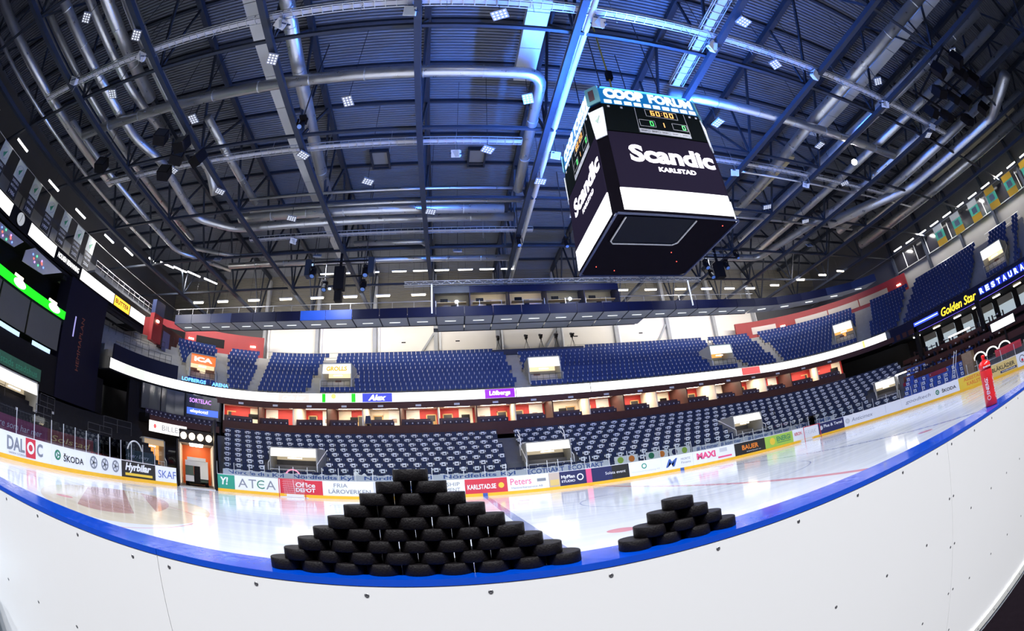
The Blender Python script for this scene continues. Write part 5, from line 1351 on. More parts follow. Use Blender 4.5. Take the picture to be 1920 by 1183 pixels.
# ---- ducts and pipes
def arc(pts, r=.9, n=5):
    pts = [Vector(p) for p in pts]; out = [pts[0]]
    for a, b_, c in zip(pts, pts[1:], pts[2:]):
        d1, d2 = (b_ - a), (c - b_); q = min(r, d1.length * .45, d2.length * .45)
        p0, p1 = b_ - d1.normalized() * q, b_ + d2.normalized() * q
        for i in range(n + 1):
            u = i / n; out.append(p0 * (1 - u) ** 2 + b_ * 2 * u * (1 - u) + p1 * u ** 2)
    return out + [pts[-1]]
DUCTS = [
 ('silver ventilation duct crossing the roof left of the scoreboard', [(-34.9, -.45, 20.2), (-4.1, -.45, 20.2), (-3.9, 10.3, 20.2)], .33, 1),
 ('silver ventilation duct running right from the scoreboard', [(3.3, -.2, 20.2), (26.0, .0, 20.2)], .33, 1),
 ('wide silver duct along the camera side, outer of the left pair', [(-27.8, -16, 20.9), (-27.8, -.9, 20.9)], .40, 1),
 ('wide silver duct along the camera side, inner of the left pair', [(-26.3, -16, 20.9), (-26.3, 7.2, 20.9), (-26.3, 8.6, 20.0)], .40, 1),
 ('silver duct at the far left next to the lamp row', [(-36.7, -16, 20.8), (-36.7, 6, 20.8)], .36, 0),
 ('slim silver duct, second from the far left', [(-31.0, -16, 20.8), (-31.0, 2.0, 20.8), (-29.9, 5.0, 20.8), (-30.6, 12.6, 20.8), (-27.4, 14.9, 20.8), (-3.6, 14.9, 20.8)], .34, 1),
 ('silver duct bent beside the second truss', [(-29.8, -16, 21.6), (-29.8, -2.0, 21.6), (-29.0, 3.5, 21.6)], .30, 0),
 ('bright silver duct beside the fourth truss', [(-17.0, -16, 21.6), (-17.6, 3, 21.6), (-18.2, 12.5, 21.6)], .42, 1),
 ('thick silver duct crossing below the far roof bays', [(-25.8, 12.5, 20.25), (-4.6, 12.8, 20.25)], .38, 1),
 ('silver duct low over the gallery', [(-30.5, 20.3, 20.15), (-2.8, 20.8, 20.15)], .28, 1),
 ('short bent silver duct above the gallery speakers', [(-17.0, 18.5, 20.7), (-10.9, 18.5, 20.7), (-10.6, 19.6, 20.7)], .24, 0),
 ('silver duct right of the scoreboard, first from it', [(15.8, -16, 21.05), (15.6, 0, 21.05), (16.2, 12, 21.05)], .42, 1),
 ('silver duct right of the scoreboard, second from it', [(21.4, -16, 21.05), (20.4, 0, 21.05), (20.1, 18, 21.05)], .46, 1),
 ('silver duct right of the scoreboard, third from it', [(24.2, -16, 21.0), (23.8, 20, 21.0)], .36, 0),
 ('silver duct right of the scoreboard, fourth from it', [(27.6, -16, 20.8), (27.4, 10, 20.8), (24.8, 21.5, 20.8), (4.0, 22.0, 20.8)], .40, 0),
 ('silver duct right of the scoreboard, fifth from it', [(31.0, -12, 20.8), (32.0, 14, 20.8)], .46, 0),
 ('silver duct right of the scoreboard, sixth from it', [(35.0, -14, 20.8), (35.3, 16, 20.8)], .34, 0),
 ('silver duct left of the far left pair', [(-33.0, -16, 21.0), (-33.0, 16, 21.0)], .26, 0),
 ('narrow silver duct beside the left wall pipes', [(-35.4, -2, 20.4), (-35.4, 17, 20.4), (-31, 21.6, 20.4)], .22, 0),
 ('silver duct pair member over the left zone', [(-24.4, 2, 21.1), (-24.2, 11.8, 21.1)], .3, 1),
 ('big silver elbow duct in the right roof corner', [(29.2, -14, 20.2), (33.4, -9.5, 20.2), (33.4, 3.0, 20.2), (27.8, 12.0, 20.2)], .55, 0),
 ('silver duct near the right end wall', [(39.5, -14, 21.0), (39.8, 17, 21.0)], .55, 0),
 ('slim pipe under the far roof, nearest the scoreboard', [(-24.0, 10.4, 20.4), (-3.4, 10.4, 20.4)], .10, 0),
 ('slim pipe under the far roof, second from the scoreboard', [(-24.6, 12.0, 20.4), (-3.4, 12.0, 20.4)], .12, 0),
 ('slim pipe crossing the right half of the roof', [(3.0, 12.8, 20.4), (33, 12.8, 20.4)], .12, 0),
 ('slim dark-side pipe along the left wall roof', [(-38.5, -16, 20.6), (-38.5, 16, 20.6)], .16, 0),
 ('second slim pipe along the left wall roof', [(-34.3, -16, 21.4), (-34.3, 18, 21.4)], .14, 0),
 ('small elbow pipe at the left of the gallery', [(-33.5, 16.5, 20.4), (-29.0, 19.0, 20.4), (-26.0, 19.0, 20.4)], .2, 0),
 ('slim pipe running to the right end wall', [(12.0, 6.4, 20.4), (38.0, 6.4, 20.4)], .10, 0)]
for lab, pts, r, br in DUCTS:
    t = thing('ventilation_duct' if r > .2 else 'roof_pipe', lab, 'duct' if r > .2 else 'pipe', pts[0])
    P_ = arc(pts, 1.0)
    part('tube', MB().tube(P_, r, 14), M_GALV, t, True)
    if br:
        for a, b_ in zip(pts, pts[1:]):
            a, b_ = Vector(a), Vector(b_); L = (b_ - a).length; n = int(L / 3.0)
            for i in range(1, n):
                c = a + (b_ - a) * (i / n); d = (b_ - a).normalized() * .03
                part('clamp_ring', MB().cyl(c - d, c + d, r + .025, 14), M_TRAY, t)
def rect_duct(lab, pts, w_, h, m):
    t = thing('rectangular_duct', lab, 'duct', pts[0])
    for a, b_ in zip(pts, pts[1:]):
        a, b_ = Vector(a), Vector(b_); L = (b_ - a).length; n = max(1, int(L / 2.4))
        for i in range(n): part('duct_section', MB().bar(a + (b_ - a) * ((i + .008) / n), a + (b_ - a) * ((i + .992) / n), w_, h), m, t)
M_PALE = mat('pale_duct_wrap', (0.60, 0.61, 0.62), .45, .2, var=.1, scale=1.5)
rect_duct('pale grey flat duct beside the fourth truss', [(-19.75, -16, 22.1), (-19.4, 3, 22.1), (-19.3, 24, 22.1)], .85, .4, M_PALE)
rect_duct('wide pale duct left of the scoreboard cable tray', [(-4.7, -16, 22.2), (-4.7, 1.6, 22.2)], 1.15, .6, M_PALE)
rect_duct('flat duct lit blue right of the scoreboard', [(19.4, -16, 23.0), (19.2, 3, 23.0)], 1.1, .4, M_PALE)
rect_duct('flat yellowish duct behind the scoreboard on the right', [(18.2, 5.5, 22.4), (18.0, 16, 22.4)], .8, .3, mat('yellowed_duct', (0.62, 0.52, 0.32), .5, .1, var=.1, scale=2))
rect_duct('flat brass-coloured duct near the right wall', [(37.0, -12, 21.2), (37.2, 2, 21.2)], 1.2, .5, mat('brassy_duct', (0.40, 0.36, 0.24), .4, .5, var=.2, scale=4))

# ---- cable trays: rails and rungs
def tray(lab, a, b_, w_=.42, h=.22, pipe=False):
    a, b_ = Vector(a), Vector(b_); L = (b_ - a).length; d = (b_ - a).normalized(); s = d.cross(Vector((0, 0, 1)))
    t = thing('cable_tray', lab, 'cable tray', a, 'cable trays')
    for sg in (-1, 1):
        for z in (0, h): part('side_rail', MB().bar(a + s * (sg * w_ / 2) + Vector((0, 0, z)), b_ + s * (sg * w_ / 2) + Vector((0, 0, z)), .045), M_TRAY, t)
    q = MB(); n = int(L / .5)
    for i in range(n + 1):
        c = a + d * (L * i / n)
        q.bar(c - s * (w_ / 2), c + s * (w_ / 2), .03)
        for sg in (-1, 1): q.bar(c + s * (sg * w_ / 2), c + s * (sg * w_ / 2) + Vector((0, 0, h)), .025)
    part('rungs', q, M_TRAY, t, kind='stuff')
    part('cable_bundle', MB().bar(a + Vector((0, 0, .06)), b_ + Vector((0, 0, .06)), w_ * .55, .08), M_STRIM, t)
    if pipe: part('white_pipe', MB().cyl(a + s * (w_ * .9), b_ + s * (w_ * .9), .16, 10), M_WHITE, t, True)
    n = int(L / 3.65)
    for i in range(1, n): c = a + d * (L * i / n); part('drop_rod', MB().box(c.x - .012, c.x + .012, c.y - .012, c.y + .012, c.z - .7, c.z + 1.4), M_RAIL, t)
tray('cable tray across the roof on the camera side of the scoreboard', (-36, -5.0, 19.95), (29, -5.0, 19.95))
tray('cable tray across the roof just beyond the left of the scoreboard', (-36, 4.95, 19.95), (-4.4, 4.95, 19.95))
tray('cable tray across the roof right behind the scoreboard', (3.0, 5.0, 19.95), (30, 5.0, 19.95))
tray('cable tray across the far roof bays', (-26, 15.6, 19.95), (-2, 15.6, 19.95))
tray('cable tray with white pipe running from camera side to the gallery', (-3.05, -16, 20.0), (-3.0, 27, 20.0), pipe=True)
tray('black cable ladder above the scoreboard', (3.35, -14, 20.0), (3.35, -1.0, 20.0), .8, .18)
# box truss carrying the lamps in front of the gallery
t = thing('lighting_truss', 'long silver box truss hung above the gallery cabins', 'lighting truss', (3, 23.6, 18.9))
for y in (23.4, 23.8):
    for z in (18.85, 19.2): part('chord', MB().cyl((-13, y, z), (17.5, y, z), .035, 6), M_TRAY, t)
for i in range(61): part('lacing', MB().bar((-13 + .5 * i, 23.4, 18.85 if i % 2 else 19.2), (-12.5 + .5 * i, 23.4, 19.2 if i % 2 else 18.85), .03), M_TRAY, t)
for k, x in enumerate((-13.4, -11.4, -9.4, -7.2, -5.2, -3.2, -20.5, -18.5, -16.0)):
    t = thing('strip_lamp', 'slim cool strip lamp below the far roof, %s of its row' % ORD[k], 'lamp', (x, 22.6, 19.9), 'cool strip lamps below the far roof')
    part('drop_rod', MB().box(x - .01, x + .01, 22.59, 22.61, 19.95, 26.21), M_DRAIL, t); part('tube', MB().box(x - .65, x + .65, 22.55, 22.65, 19.86, 19.92), M_TUBE, t); part('housing', MB().box(x - .7, x + .7, 22.52, 22.68, 19.92, 19.98), M_WHITE, t)

# ---- LED arena lamps: grey plates with twelve lenses, each with its own beam
q = MB().box(-.36, .36, -.27, .27, .0, .07)
LP_BODY = q.mesh('housing', mat('lamp_housing_grey', (0.36, 0.36, 0.38), .4, .2))
q = MB()
for i in range(4):
    for j in range(3):
        c = Vector((-.255 + .17 * i, -.17 + .17 * j, -.004)); q.disc(c, (1, 0, 0), (0, -1, 0), .055, 10)
LP_LENS = q.mesh('lenses', mat('lamp_lens', (0.75, 0.76, 0.8), .2, emit=.5, ecol=(0.9, 0.93, 1.0)))
q = MB().box(-.014, .014, -.014, .014, .07, 7.06).box(-.28, .28, -.03, .03, .07, .11); LP_BR = q.mesh('bracket', M_STEEL)
LAMPS = [(-17.7, -3.0), (-6.9, -4.8), (-14.2, .5), (-4.8, .5), (-14.0, 7.7), (-25.1, -6.8), (-23.9, .1), (-27.7, 4.2), (-25.0, 7.3), (4.4, -6.9), (7.7, -4.9), (15.6, -6.7), (6.7, .6), (-2.8, 7.9), (-6.5, 4.8), (-28.0, -9.3), (-17.7, 4.6), (19.6, -12.1), (15.7, .5), (-28.8, -3.6),
         (22.0, 4.0), (10.0, 8.5), (3.6, 9.5), (16.5, 9.0), (-20.5, 11.5), (-10.0, 11.5), (0.5, 12.0), (11.5, 12.0), (22.5, 10.5), (25.5, -4.5)]
LAMPS.sort()
for k, (x, y) in enumerate(LAMPS):
    t = thing('led_floodlight', 'grey LED lamp plate with twelve lenses, %s from the left' % nth(k), 'floodlight', (x, y, 19.15), 'LED arena lamps')
    ty = 0.75 * y; tx = .92 * x
    rot = (Vector((tx, ty, 0)) - Vector((x, y, 19.15))).to_track_quat('-Z', 'Y').to_euler()
    for nm, me in (('housing', LP_BODY), ('lenses', LP_LENS), ('bracket', LP_BR)):
        o = put(nm, me, t); o.rotation_euler = rot if nm != 'bracket' else (0, 0, 0)
        if nm == 'lenses': o['kind'] = 'stuff'
    light('lamp_beam', 'SPOT', Vector((x, y, 19.15)) + (Vector((tx, ty, 0)) - Vector((x, y, 19.15))).normalized() * .2, P_RINK, (0.93, 0.96, 1.0), (tx, ty, 0), t, spot_size=2.05, spot_blend=.75, shadow_soft_size=.15)
# lamps over the bench side, behind the photographer
for k, (x, y) in enumerate(((-16, -24), (-8.5, -26), (-1, -24), (8, -24), (-24, -24))):
    t = thing('led_floodlight', 'LED lamp plate over the bench side stand behind the camera, %s from the left' % ORD[(1, 2, 3, 4, 0)[k]], 'floodlight', (x, y, 17.4), 'LED lamps over the bench side')
    rot = (Vector((x, -12, 0)) - Vector((x, y, 17.4))).to_track_quat('-Z', 'Y').to_euler()
    for nm, me in (('housing', LP_BODY), ('lenses', LP_LENS)):
        o = put(nm, me, t); o.rotation_euler = rot
        if nm == 'lenses': o['kind'] = 'stuff'
    part('drop_rod', MB().box(x - .015, x + .015, y - .015, y + .015, 17.45, 26.21), M_RAIL, t)
    light('lamp_beam', 'SPOT', (x, y, 17.3), P_BENCH, (0.97, 0.98, 1.0), (x, -12, 0), t, spot_size=2.2, spot_blend=.6, shadow_soft_size=.5)
# lamps washing the far stands
for k, (x, y) in enumerate(((-30, 17), (-20, 17.5), (-8, 17.5), (4, 17.5), (16, 17.5), (27, 15))):
    t = thing('led_floodlight', 'LED lamp plate facing the far stands, %s from the left' % ORD[k], 'floodlight', (x, y, 19.15), 'LED lamps facing the far stands')
    tg = (x * 1.1, 30, 8); rot = (Vector(tg) - Vector((x, y, 19.15))).to_track_quat('-Z', 'Y').to_euler()
    for nm, me in (('housing', LP_BODY), ('lenses', LP_LENS)):
        o = put(nm, me, t); o.rotation_euler = rot
        if nm == 'lenses': o['kind'] = 'stuff'
    o = put('bracket', LP_BR, t)
    light('lamp_beam', 'SPOT', Vector((x, y, 19.15)) + (Vector(tg) - Vector((x, y, 19.15))).normalized() * .2, P_STAND, (0.85, 0.91, 1.0), tg, t, spot_size=2.0, spot_blend=.8, shadow_soft_size=.15)
# older box floods on the trays
q = MB(); q.hexa([(-.2, -.16, -.22), (.2, -.16, -.22), (.2, .16, -.22), (-.2, .16, -.22), (-.3, -.24, .16), (.3, -.24, .16), (.3, .24, .16), (-.3, .24, .16)]); FB = q.mesh('housing', M_WHITE)
q = MB().box(-.26, .26, -.2, .2, .161, .175); FG = q.mesh('front_glass', mat('flood_glass', (0.55, 0.6, 0.68), .15))
q = MB().box(-.34, -.3, -.03, .03, -.3, .3).box(.3, .34, -.03, .03, -.3, .3).box(-.34, .34, -.03, .03, -.34, -.3); FY = q.mesh('yoke', M_STEEL)
k = 0
for x, y in ((-10.8, -4.7), (-8.3, 5.6), (-2.3, -4.6), (3.8, -4.6), (11.1, -4.9), (18.5, -5.0), (-17.0, -4.75), (-25.7, -5.1), (-31.8, -5.5), (11.1, 5.6), (18.6, 5.65), (-2.2, 5.6), (-21.6, 15.4), (25.6, -5.2)):
    t = thing('box_flood', 'white box floodlight at the %s truss from the left, %s tray' % (ORD[min(range(12), key=lambda i: abs(WX[i] - x))], 'camera-side' if y < 0 else 'far-side'), 'floodlight', (x, y, 19.55), 'box floodlights'); k += 1
    for nm, me in (('housing', FB), ('front_glass', FG), ('yoke', FY)):
        o = put(nm, me, t); o.rotation_euler = (2.3, .3, random.uniform(-.6, .6))
    part('drop_rod', MB().box(x - .012, x + .012, y - .012, y + .012, 19.6, 26.21), M_DRAIL, t)
# one bright spot aimed at the camera
t = thing('follow_spot', 'single brightly shining spotlight right of the scoreboard', 'spotlight', (20.95, 1.44, 19.4))
d = (CAM_POS - Vector((20.95, 1.44, 19.4))).normalized(); c = Vector((20.95, 1.44, 19.4))
part('barrel', MB().cyl(c - d * .7, c, .26, 16), M_BLACK, t); part('lens', MB().cyl(c, c + d * .02, .24, 16), glow('spot_lens', (1.0, 0.92, 1.0), 60.0), t)
part('yoke', MB().box(c.x - .03, c.x + .03, c.y - .03, c.y + .03, 19.4, 26.21), M_BLACK, t)

# ---- loudspeaker clusters and moving lights
def speaker_box(c, rz, lab, s=(.85, .65, .95)):
    t = thing('loudspeaker', lab, 'loudspeaker', c, 'roof loudspeakers')
    ux, uy, uz = Vector((math.cos(rz), math.sin(rz), 0)), Vector((-math.sin(rz) * .9, math.cos(rz) * .9, -.4)).normalized(), None
    uz = ux.cross(uy)
    part('cabinet', MB().obox(c, ux, uy, uz, -s[0] / 2, s[0] / 2, -s[1] / 2, s[1] / 2, -s[2] / 2, s[2] / 2), M_BLACK, t)
    part('grille', MB().obox(c, ux, uy, uz, -s[0] * .42, s[0] * .42, -s[1] / 2 - .015, -s[1] / 2, -s[2] * .42, s[2] * .42), mat('speaker_grille', (0.03, 0.03, 0.035), .5), t)
    part('hanger', MB().bar(c, (c[0], c[1], 26.2), .03), M_DRAIL, t)
k = 0
for cl, pts in (('right', [(18.6, -10.4, 18.4), (19.6, -11.9, 18.6), (21.2, -11.3, 18.6), (23.0, -11.6, 18.6), (25.4, -11.8, 18.6), (20.4, -9.0, 18.3), (22.2, -9.3, 18.3), (24.4, -9.6, 18.4), (27.6, -10.2, 18.6), (23.6, -7.6, 18.3), (26.6, -8.4, 18.4), (21.4, -7.2, 18.2)]), ('left', [(-25.0, 1.2, 18.4), (-25.9, 2.2, 18.4), (-24.3, 2.6, 18.3), (-32.5, 1.0, 18.2), (-27.5, 3.2, 18.2), (-26.4, .4, 18.6)])):
    for i, p in enumerate(pts): speaker_box(p, random.uniform(-.7, .7), 'black loudspeaker in the roof cluster at the %s, %s of its cluster' % (cl, ORD[i]))
t = thing('speaker_rig', 'black tubular rig carrying the right loudspeaker cluster', 'rig', (23.6, -8, 19.2))
for a, b_ in (((18.4, -11.8, 19.3), (27.5, -11.8, 19.3)), ((19.5, -7.4, 19.3), (27.0, -7.4, 19.3)), ((18.6, -11.8, 19.3), (20.4, -7.4, 19.3)), ((27.3, -11.8, 19.3), (26.8, -7.4, 19.3)), ((19.4, -9.6, 19.3), (27.0, -9.6, 19.3)), ((23, -11.8, 19.3), (23, -7.4, 19.3))): part('tube', MB().bar(a, b_, .12), M_BLACK, t)
def moving_head(c, lab, big=False):
    t = thing('moving_light', lab, 'stage light', c, 'moving stage lights')
    x, y, z = c; r = .24 if big else .17
    part('base', MB().box(x - .2, x + .2, y - .2, y + .2, z + .35, z + .5), M_BLACK, t)
    part('yoke', MB().box(x - .3, x - .24, y - .06, y + .06, z - .1, z + .36).box(x + .24, x + .3, y - .06, y + .06, z - .1, z + .36), M_BLACK, t)
    part('head', MB().cyl((x, y + .15, z + .2), (x, y - .2, z - .42), r, 12), M_BLACK, t)
    part('lens', MB().cyl((x, y - .2, z - .42), (x, y - .205, z - .43), r * .8, 12), mat('stage_lens', (0.2, 0.35, 0.7), .1), t)
    part('clamp', MB().box(x - .03, x + .03, y - .03, y + .03, z + .5, 26.21), M_DRAIL, t)
for i, (c, l) in enumerate((((-20.2, 17.4, 17.6), 'large stage light at the left of the gallery speaker rig'), ((-15.6, 17.6, 17.6), 'large stage light at the right of the gallery speaker rig'), ((-19.4, 18.6, 16.9), 'lower left stage light of the gallery rig'), ((-16.0, 18.8, 16.9), 'lower right stage light of the gallery rig'), ((-3.2, 15.6, 18.9), 'small stage light left below the scoreboard'), ((.7, 15.8, 18.9), 'small stage light with green glow below the scoreboard'), ((14.2, 17.0, 17.6), 'stage light at the left of the right rig'), ((15.4, 18.2, 17.2), 'stage light in the middle of the right rig'), ((16.8, 17.4, 17.8), 'stage light at the right of the right rig'), ((17.6, 16.4, 18.4), 'rear stage light of the right rig'), ((-17.0, 1.6, 18.9), 'lone stage light below the fourth truss'))): moving_head(c, l, i < 4 or 6 <= i < 9)
t = thing('gallery_rig', 'black hanging speaker rig in front of the gallery', 'rig', (-17.9, 18, 17.2))
part('mast', MB().bar((-17.9, 18, 15.6), (-17.9, 18, 25.6), .2), M_BLACK, t); part('crossbar', MB().bar((-20.8, 17.6, 18.6), (-15.0, 17.6, 18.6), .12), M_BLACK, t); part('crossbar', MB().bar((-20.0, 18.4, 17.6), (-15.8, 18.4, 17.6), .1), M_BLACK, t)
part('speaker', MB().box(-18.35, -17.45, 17.6, 18.3, 16.2, 18.2), M_BLACK, t); part('speaker', MB().box(-18.2, -17.6, 17.6, 18.2, 15.2, 16.0), M_BLACK, t); part('side_speaker', MB().box(-21.0, -20.5, 17.4, 18.2, 17.4, 18.8), mat('rig_blue_black', (0.02, 0.03, 0.05), .3), t); part('side_speaker', MB().box(-15.4, -14.9, 17.4, 18.2, 17.4, 18.8), MATS['rig_blue_black'], t)
part('blue_lamp', MB().box(-18.7, -18.5, 17.5, 17.6, 16.1, 16.25), M_NBW, t)
t = thing('right_rig', 'black hanging lamp rig below the roof right of the scoreboard', 'rig', (15.8, 17.4, 17.5))
part('mast', MB().bar((15.8, 17.4, 16.4), (15.8, 17.4, 25.6), .2), M_BLACK, t); part('crossbar', MB().bar((13.6, 17.2, 18.5), (18.2, 17.2, 18.5), .12), M_BLACK, t); part('speaker', MB().box(15.4, 16.2, 17.0, 17.7, 16.4, 18.0), M_BLACK, t)

# ================================================================== SCOREBOARD CUBE over centre ice
SB = thing('scoreboard', 'four-sided video scoreboard hanging over centre ice', 'scoreboard', (0, 0, 10))
H_, K_ = 2.8, .38
def octa(z0, z1, h=H_, k=K_, m=None):
    q = MB(); P = [(-h + k, -h), (h - k, -h), (h, -h + k), (h, h - k), (h - k, h), (-h + k, h), (-h, h - k), (-h, -h + k)]
    n = len(q.v)
    for z in (z0, z1): q.v += [(x, y, z) for x, y in P]
    for i in range(8): j = (i + 1) % 8; q.f.append((i, j, 8 + j, 8 + i)); q.m.append(0)
    q.f.append(tuple(reversed(range(8)))); q.m.append(0); q.f.append(tuple(range(8, 16))); q.m.append(0)
    return q
M_SBB = mat('scoreboard_black', (0.006, 0.005, 0.008), .6, var=.2, scale=2, spec=0.0); M_SCR = mat('video_dark_violet', (0.010, 0.008, 0.016), .6, emit=.012, ecol=(0.5, 0.38, 0.9), var=.1, scale=30, spec=0.0)
part('lower_ring', octa(10.0, 11.1), M_SBB, SB); part('video_ring', octa(11.1, 14.0), M_SBB, SB); part('score_ring', octa(14.0, 15.7), M_SBB, SB)
part('sign_ring', octa(15.7, 16.75, 2.7, .5), mat('sign_core', (0.02, 0.10, 0.22), .4), SB)
part('underside', MB().box(-2.35, .7, -2.6, -.55, 9.93, 9.99), mat('underside_black', (0.003, 0.004, 0.010), .3, spec=.03), SB)
part('underside_rail', MB().tube([(-2.35, -2.6, 9.9), (-2.35, -.75, 9.9), (-2.2, -.55, 9.9), (.5, -.55, 9.9), (.68, -.75, 9.9), (.68, -2.6, 9.9)], .035, 6), M_RAIL, SB)
part('bottom_frame', MB().box(-2.7, 2.7, -2.78, -2.7, 9.94, 10.0).box(-2.7, 2.7, 2.7, 2.78, 9.94, 10.0).box(-2.78, -2.7, -2.7, 2.7, 9.94, 10.0).box(2.7, 2.78, -2.7, 2.7, 9.94, 10.0), mat('blue_black_frame', (0.02, 0.03, 0.09), .3), SB)
for (x, y) in ((2.2, -2.2), (.9, .3), (-2.2, 1.8), (1.6, 1.2), (-1.2, 2.2)): part('red_diode', MB().box(x - .015, x + .015, y - .015, y + .015, 9.97, 10.0), LITS[0], SB)
M_SBW = glow('board_white', (0.97, 0.97, 1.0), 1.3); M_SBT = glow('board_text', (0.92, 0.86, 1.0), 1.2); M_CY = glow('board_cyan', (0.72, 0.93, 1.0), 1.0); M_DIG = glow('digit_orange', (1.0, 0.42, 0.10), 1.2); M_DG = glow('digit_green', (0.08, 0.9, 0.18), .9); M_CYB = glow('board_blue_halo', (0.0, 0.14, 0.42), .55)
SEG = {'0': 'abcdef', '1': 'bc', '6': 'acdefg'}
def seven(f, ch, u, v, w_, h, m, parent):
    q = MB(); t_ = w_ * .26
    R_ = {'a': (-w_ / 2, w_ / 2, h / 2 - t_, h / 2), 'd': (-w_ / 2, w_ / 2, -h / 2, -h / 2 + t_), 'g': (-w_ / 2, w_ / 2, -t_ / 2, t_ / 2), 'f': (-w_ / 2, -w_ / 2 + t_, 0, h / 2), 'e': (-w_ / 2, -w_ / 2 + t_, -h / 2, 0), 'b': (w_ / 2 - t_, w_ / 2, 0, h / 2), 'c': (w_ / 2 - t_, w_ / 2, -h / 2, 0)}
    for s in SEG[ch]:
        a, b_, c, d = R_[s]; q.quad(f(u + a, v + c, .03), f(u + b_, v + c, .03), f(u + b_, v + d, .03), f(u + a, v + d, .03))
    return part('digit', q, m, parent)
def outline(f, u0_, u1_, v0, v1, w_, m, parent):
    q = MB()
    for a, b_, c, d in ((u0_, u1_, v0, v0 + w_), (u0_, u1_, v1 - w_, v1), (u0_, u0_ + w_, v0, v1), (u1_ - w_, u1_, v0, v1)): q.quad(f(a, c, .025), f(b_, c, .025), f(b_, d, .025), f(a, d, .025))
    return part('frame_line', q, m, parent)
def slab(f, u0_, u1_, v0, v1, m, parent, name, lift=.04):
    q = MB(); q.hexa([f(u0_, v0, .001), f(u1_, v0, .001), f(u1_, v1, .001), f(u0_, v1, .001), f(u0_, v0, lift), f(u1_, v0, lift), f(u1_, v1, lift), f(u0_, v1, lift)])
    return part(name, q, m, parent)
for k, (ox, oy, xx) in enumerate((((0, -H_), 0, (1, 0, 0)), ((-H_, 0), 0, (0, -1, 0)), ((0, H_), 0, (-1, 0, 0)), ((H_, 0), 0, (0, 1, 0)))):
    o = Vector((ox[0], ox[1], 0)); X = Vector(xx)
    f = flat(o, X, (0, 0, 1))
    W_ = H_ - K_
    slab(f, -W_ - .02, W_ + .3 if False else W_ + .02, 10.1, 11.08, M_SBW, SB, 'white_led_band', .05)
    vs_ = slab(f, -W_, W_, 11.12, 13.96, M_SCR, SB, 'video_screen', .05)
    fz = lambda u, v, w_, f=f: f(u, v, w_ + .05)
    lettering('Scandic', 4.0, .92, fz, M_SBT, vs_, .045, 0, uc=.3, vc=12.86)
    lettering('KARLSTAD', 1.75, .24, fz, M_SBT, vs_, .05, 0, uc=.3, vc=12.1)
    pn = slab(f, -W_, W_, 14.04, 15.62, mat('score_panel', (0.006, 0.008, 0.009), .6, var=.3, scale=25, spec=0.0), SB, 'score_panel', .03)
    f2 = lambda u, v, w_, f=f: f(u, v, w_ + .015)
    outline(f2, -.4, 1.2, 15.15, 15.6, .025, M_STRIM, pn)
    for ch, u in (('6', -.05), ('0', .22), ('0', .62), ('0', .9)): seven(f2, ch, u, 15.38, .19, .3, M_DIG, pn)
    part('digit_colon', MB().box(0, 0, 0, 0, 0, 0) if False else (lambda q: (q.quad(*[f2(.42 + a, 15.32 + b_, .03) for a, b_ in ((-.02, 0), (.02, 0), (.02, .03), (-.02, .03))]), q.quad(*[f2(.42 + a, 15.43 + b_, .03) for a, b_ in ((-.02, 0), (.02, 0), (.02, .03), (-.02, .03))]), q)[2])(MB()), M_DIG, pn)
    outline(f2, -.82, -.06, 14.5, 14.9, .02, M_STRIM, pn); outline(f2, .78, 1.55, 14.5, 14.9, .02, M_STRIM, pn)
    seven(f2, '0', -.24, 14.7, .17, .28, M_DG, pn); seven(f2, '0', 1.36, 14.7, .17, .28, M_DG, pn); seven(f2, '1', .3, 14.7, .17, .28, M_DIG, pn)
    st_ = slab(f, -.95, 1.6, 14.1, 14.34, M_STRIM, pn, 'sponsor_strip', .045)
    for i in range(5):
        lettering('SWAP', .26, .1, lambda u, v, w_, f=f: f(u, v, w_ + .045), AD['black'], st_, .02, uc=-.72 + .5 * i, vc=14.22); ring_mark(lambda u, v, w_, f=f: f(u, v, w_ + .04), .05, .075, AD['grey'], st_, -.5 + .5 * i, 14.22, n=10)
    q = MB(); q.quad(f2(-.95, 14.1, .03), f2(-.93, 14.1, .03), f2(-.86, 15.6, .03), f2(-.88, 15.6, .03)); q.quad(f2(1.58, 14.1, .03), f2(1.6, 14.1, .03), f2(1.6, 15.6, .03), f2(1.58, 15.6, .03)); part('side_line', q, M_STRIM, pn)
    for u in (-2.1, -1.5, 1.9, 2.25): slab(f, u - .05, u + .05, 15.45, 15.55, M_STRIM, pn, 'small_light', .05)
    # crowning sign
    sg_ = slab(f, -W_ + .05, W_ - .0, 15.72, 16.72, M_CYB, SB, 'sign_panel', -.05)
    lettering('COOP', 1.95, .68, f, M_CY, sg_, .09, 0, uc=-1.2, vc=16.42, lift=.02); lettering('FORUM', 2.3, .62, f, M_CY, sg_, .06, 0, uc=1.15, vc=16.4, lift=.02)
    for i in range(10):
        u = -2.05 + .47 * i; slab(f, u - .17, u + .17, 15.76, 15.96, M_CY, sg_, 'lit_tile', .03)
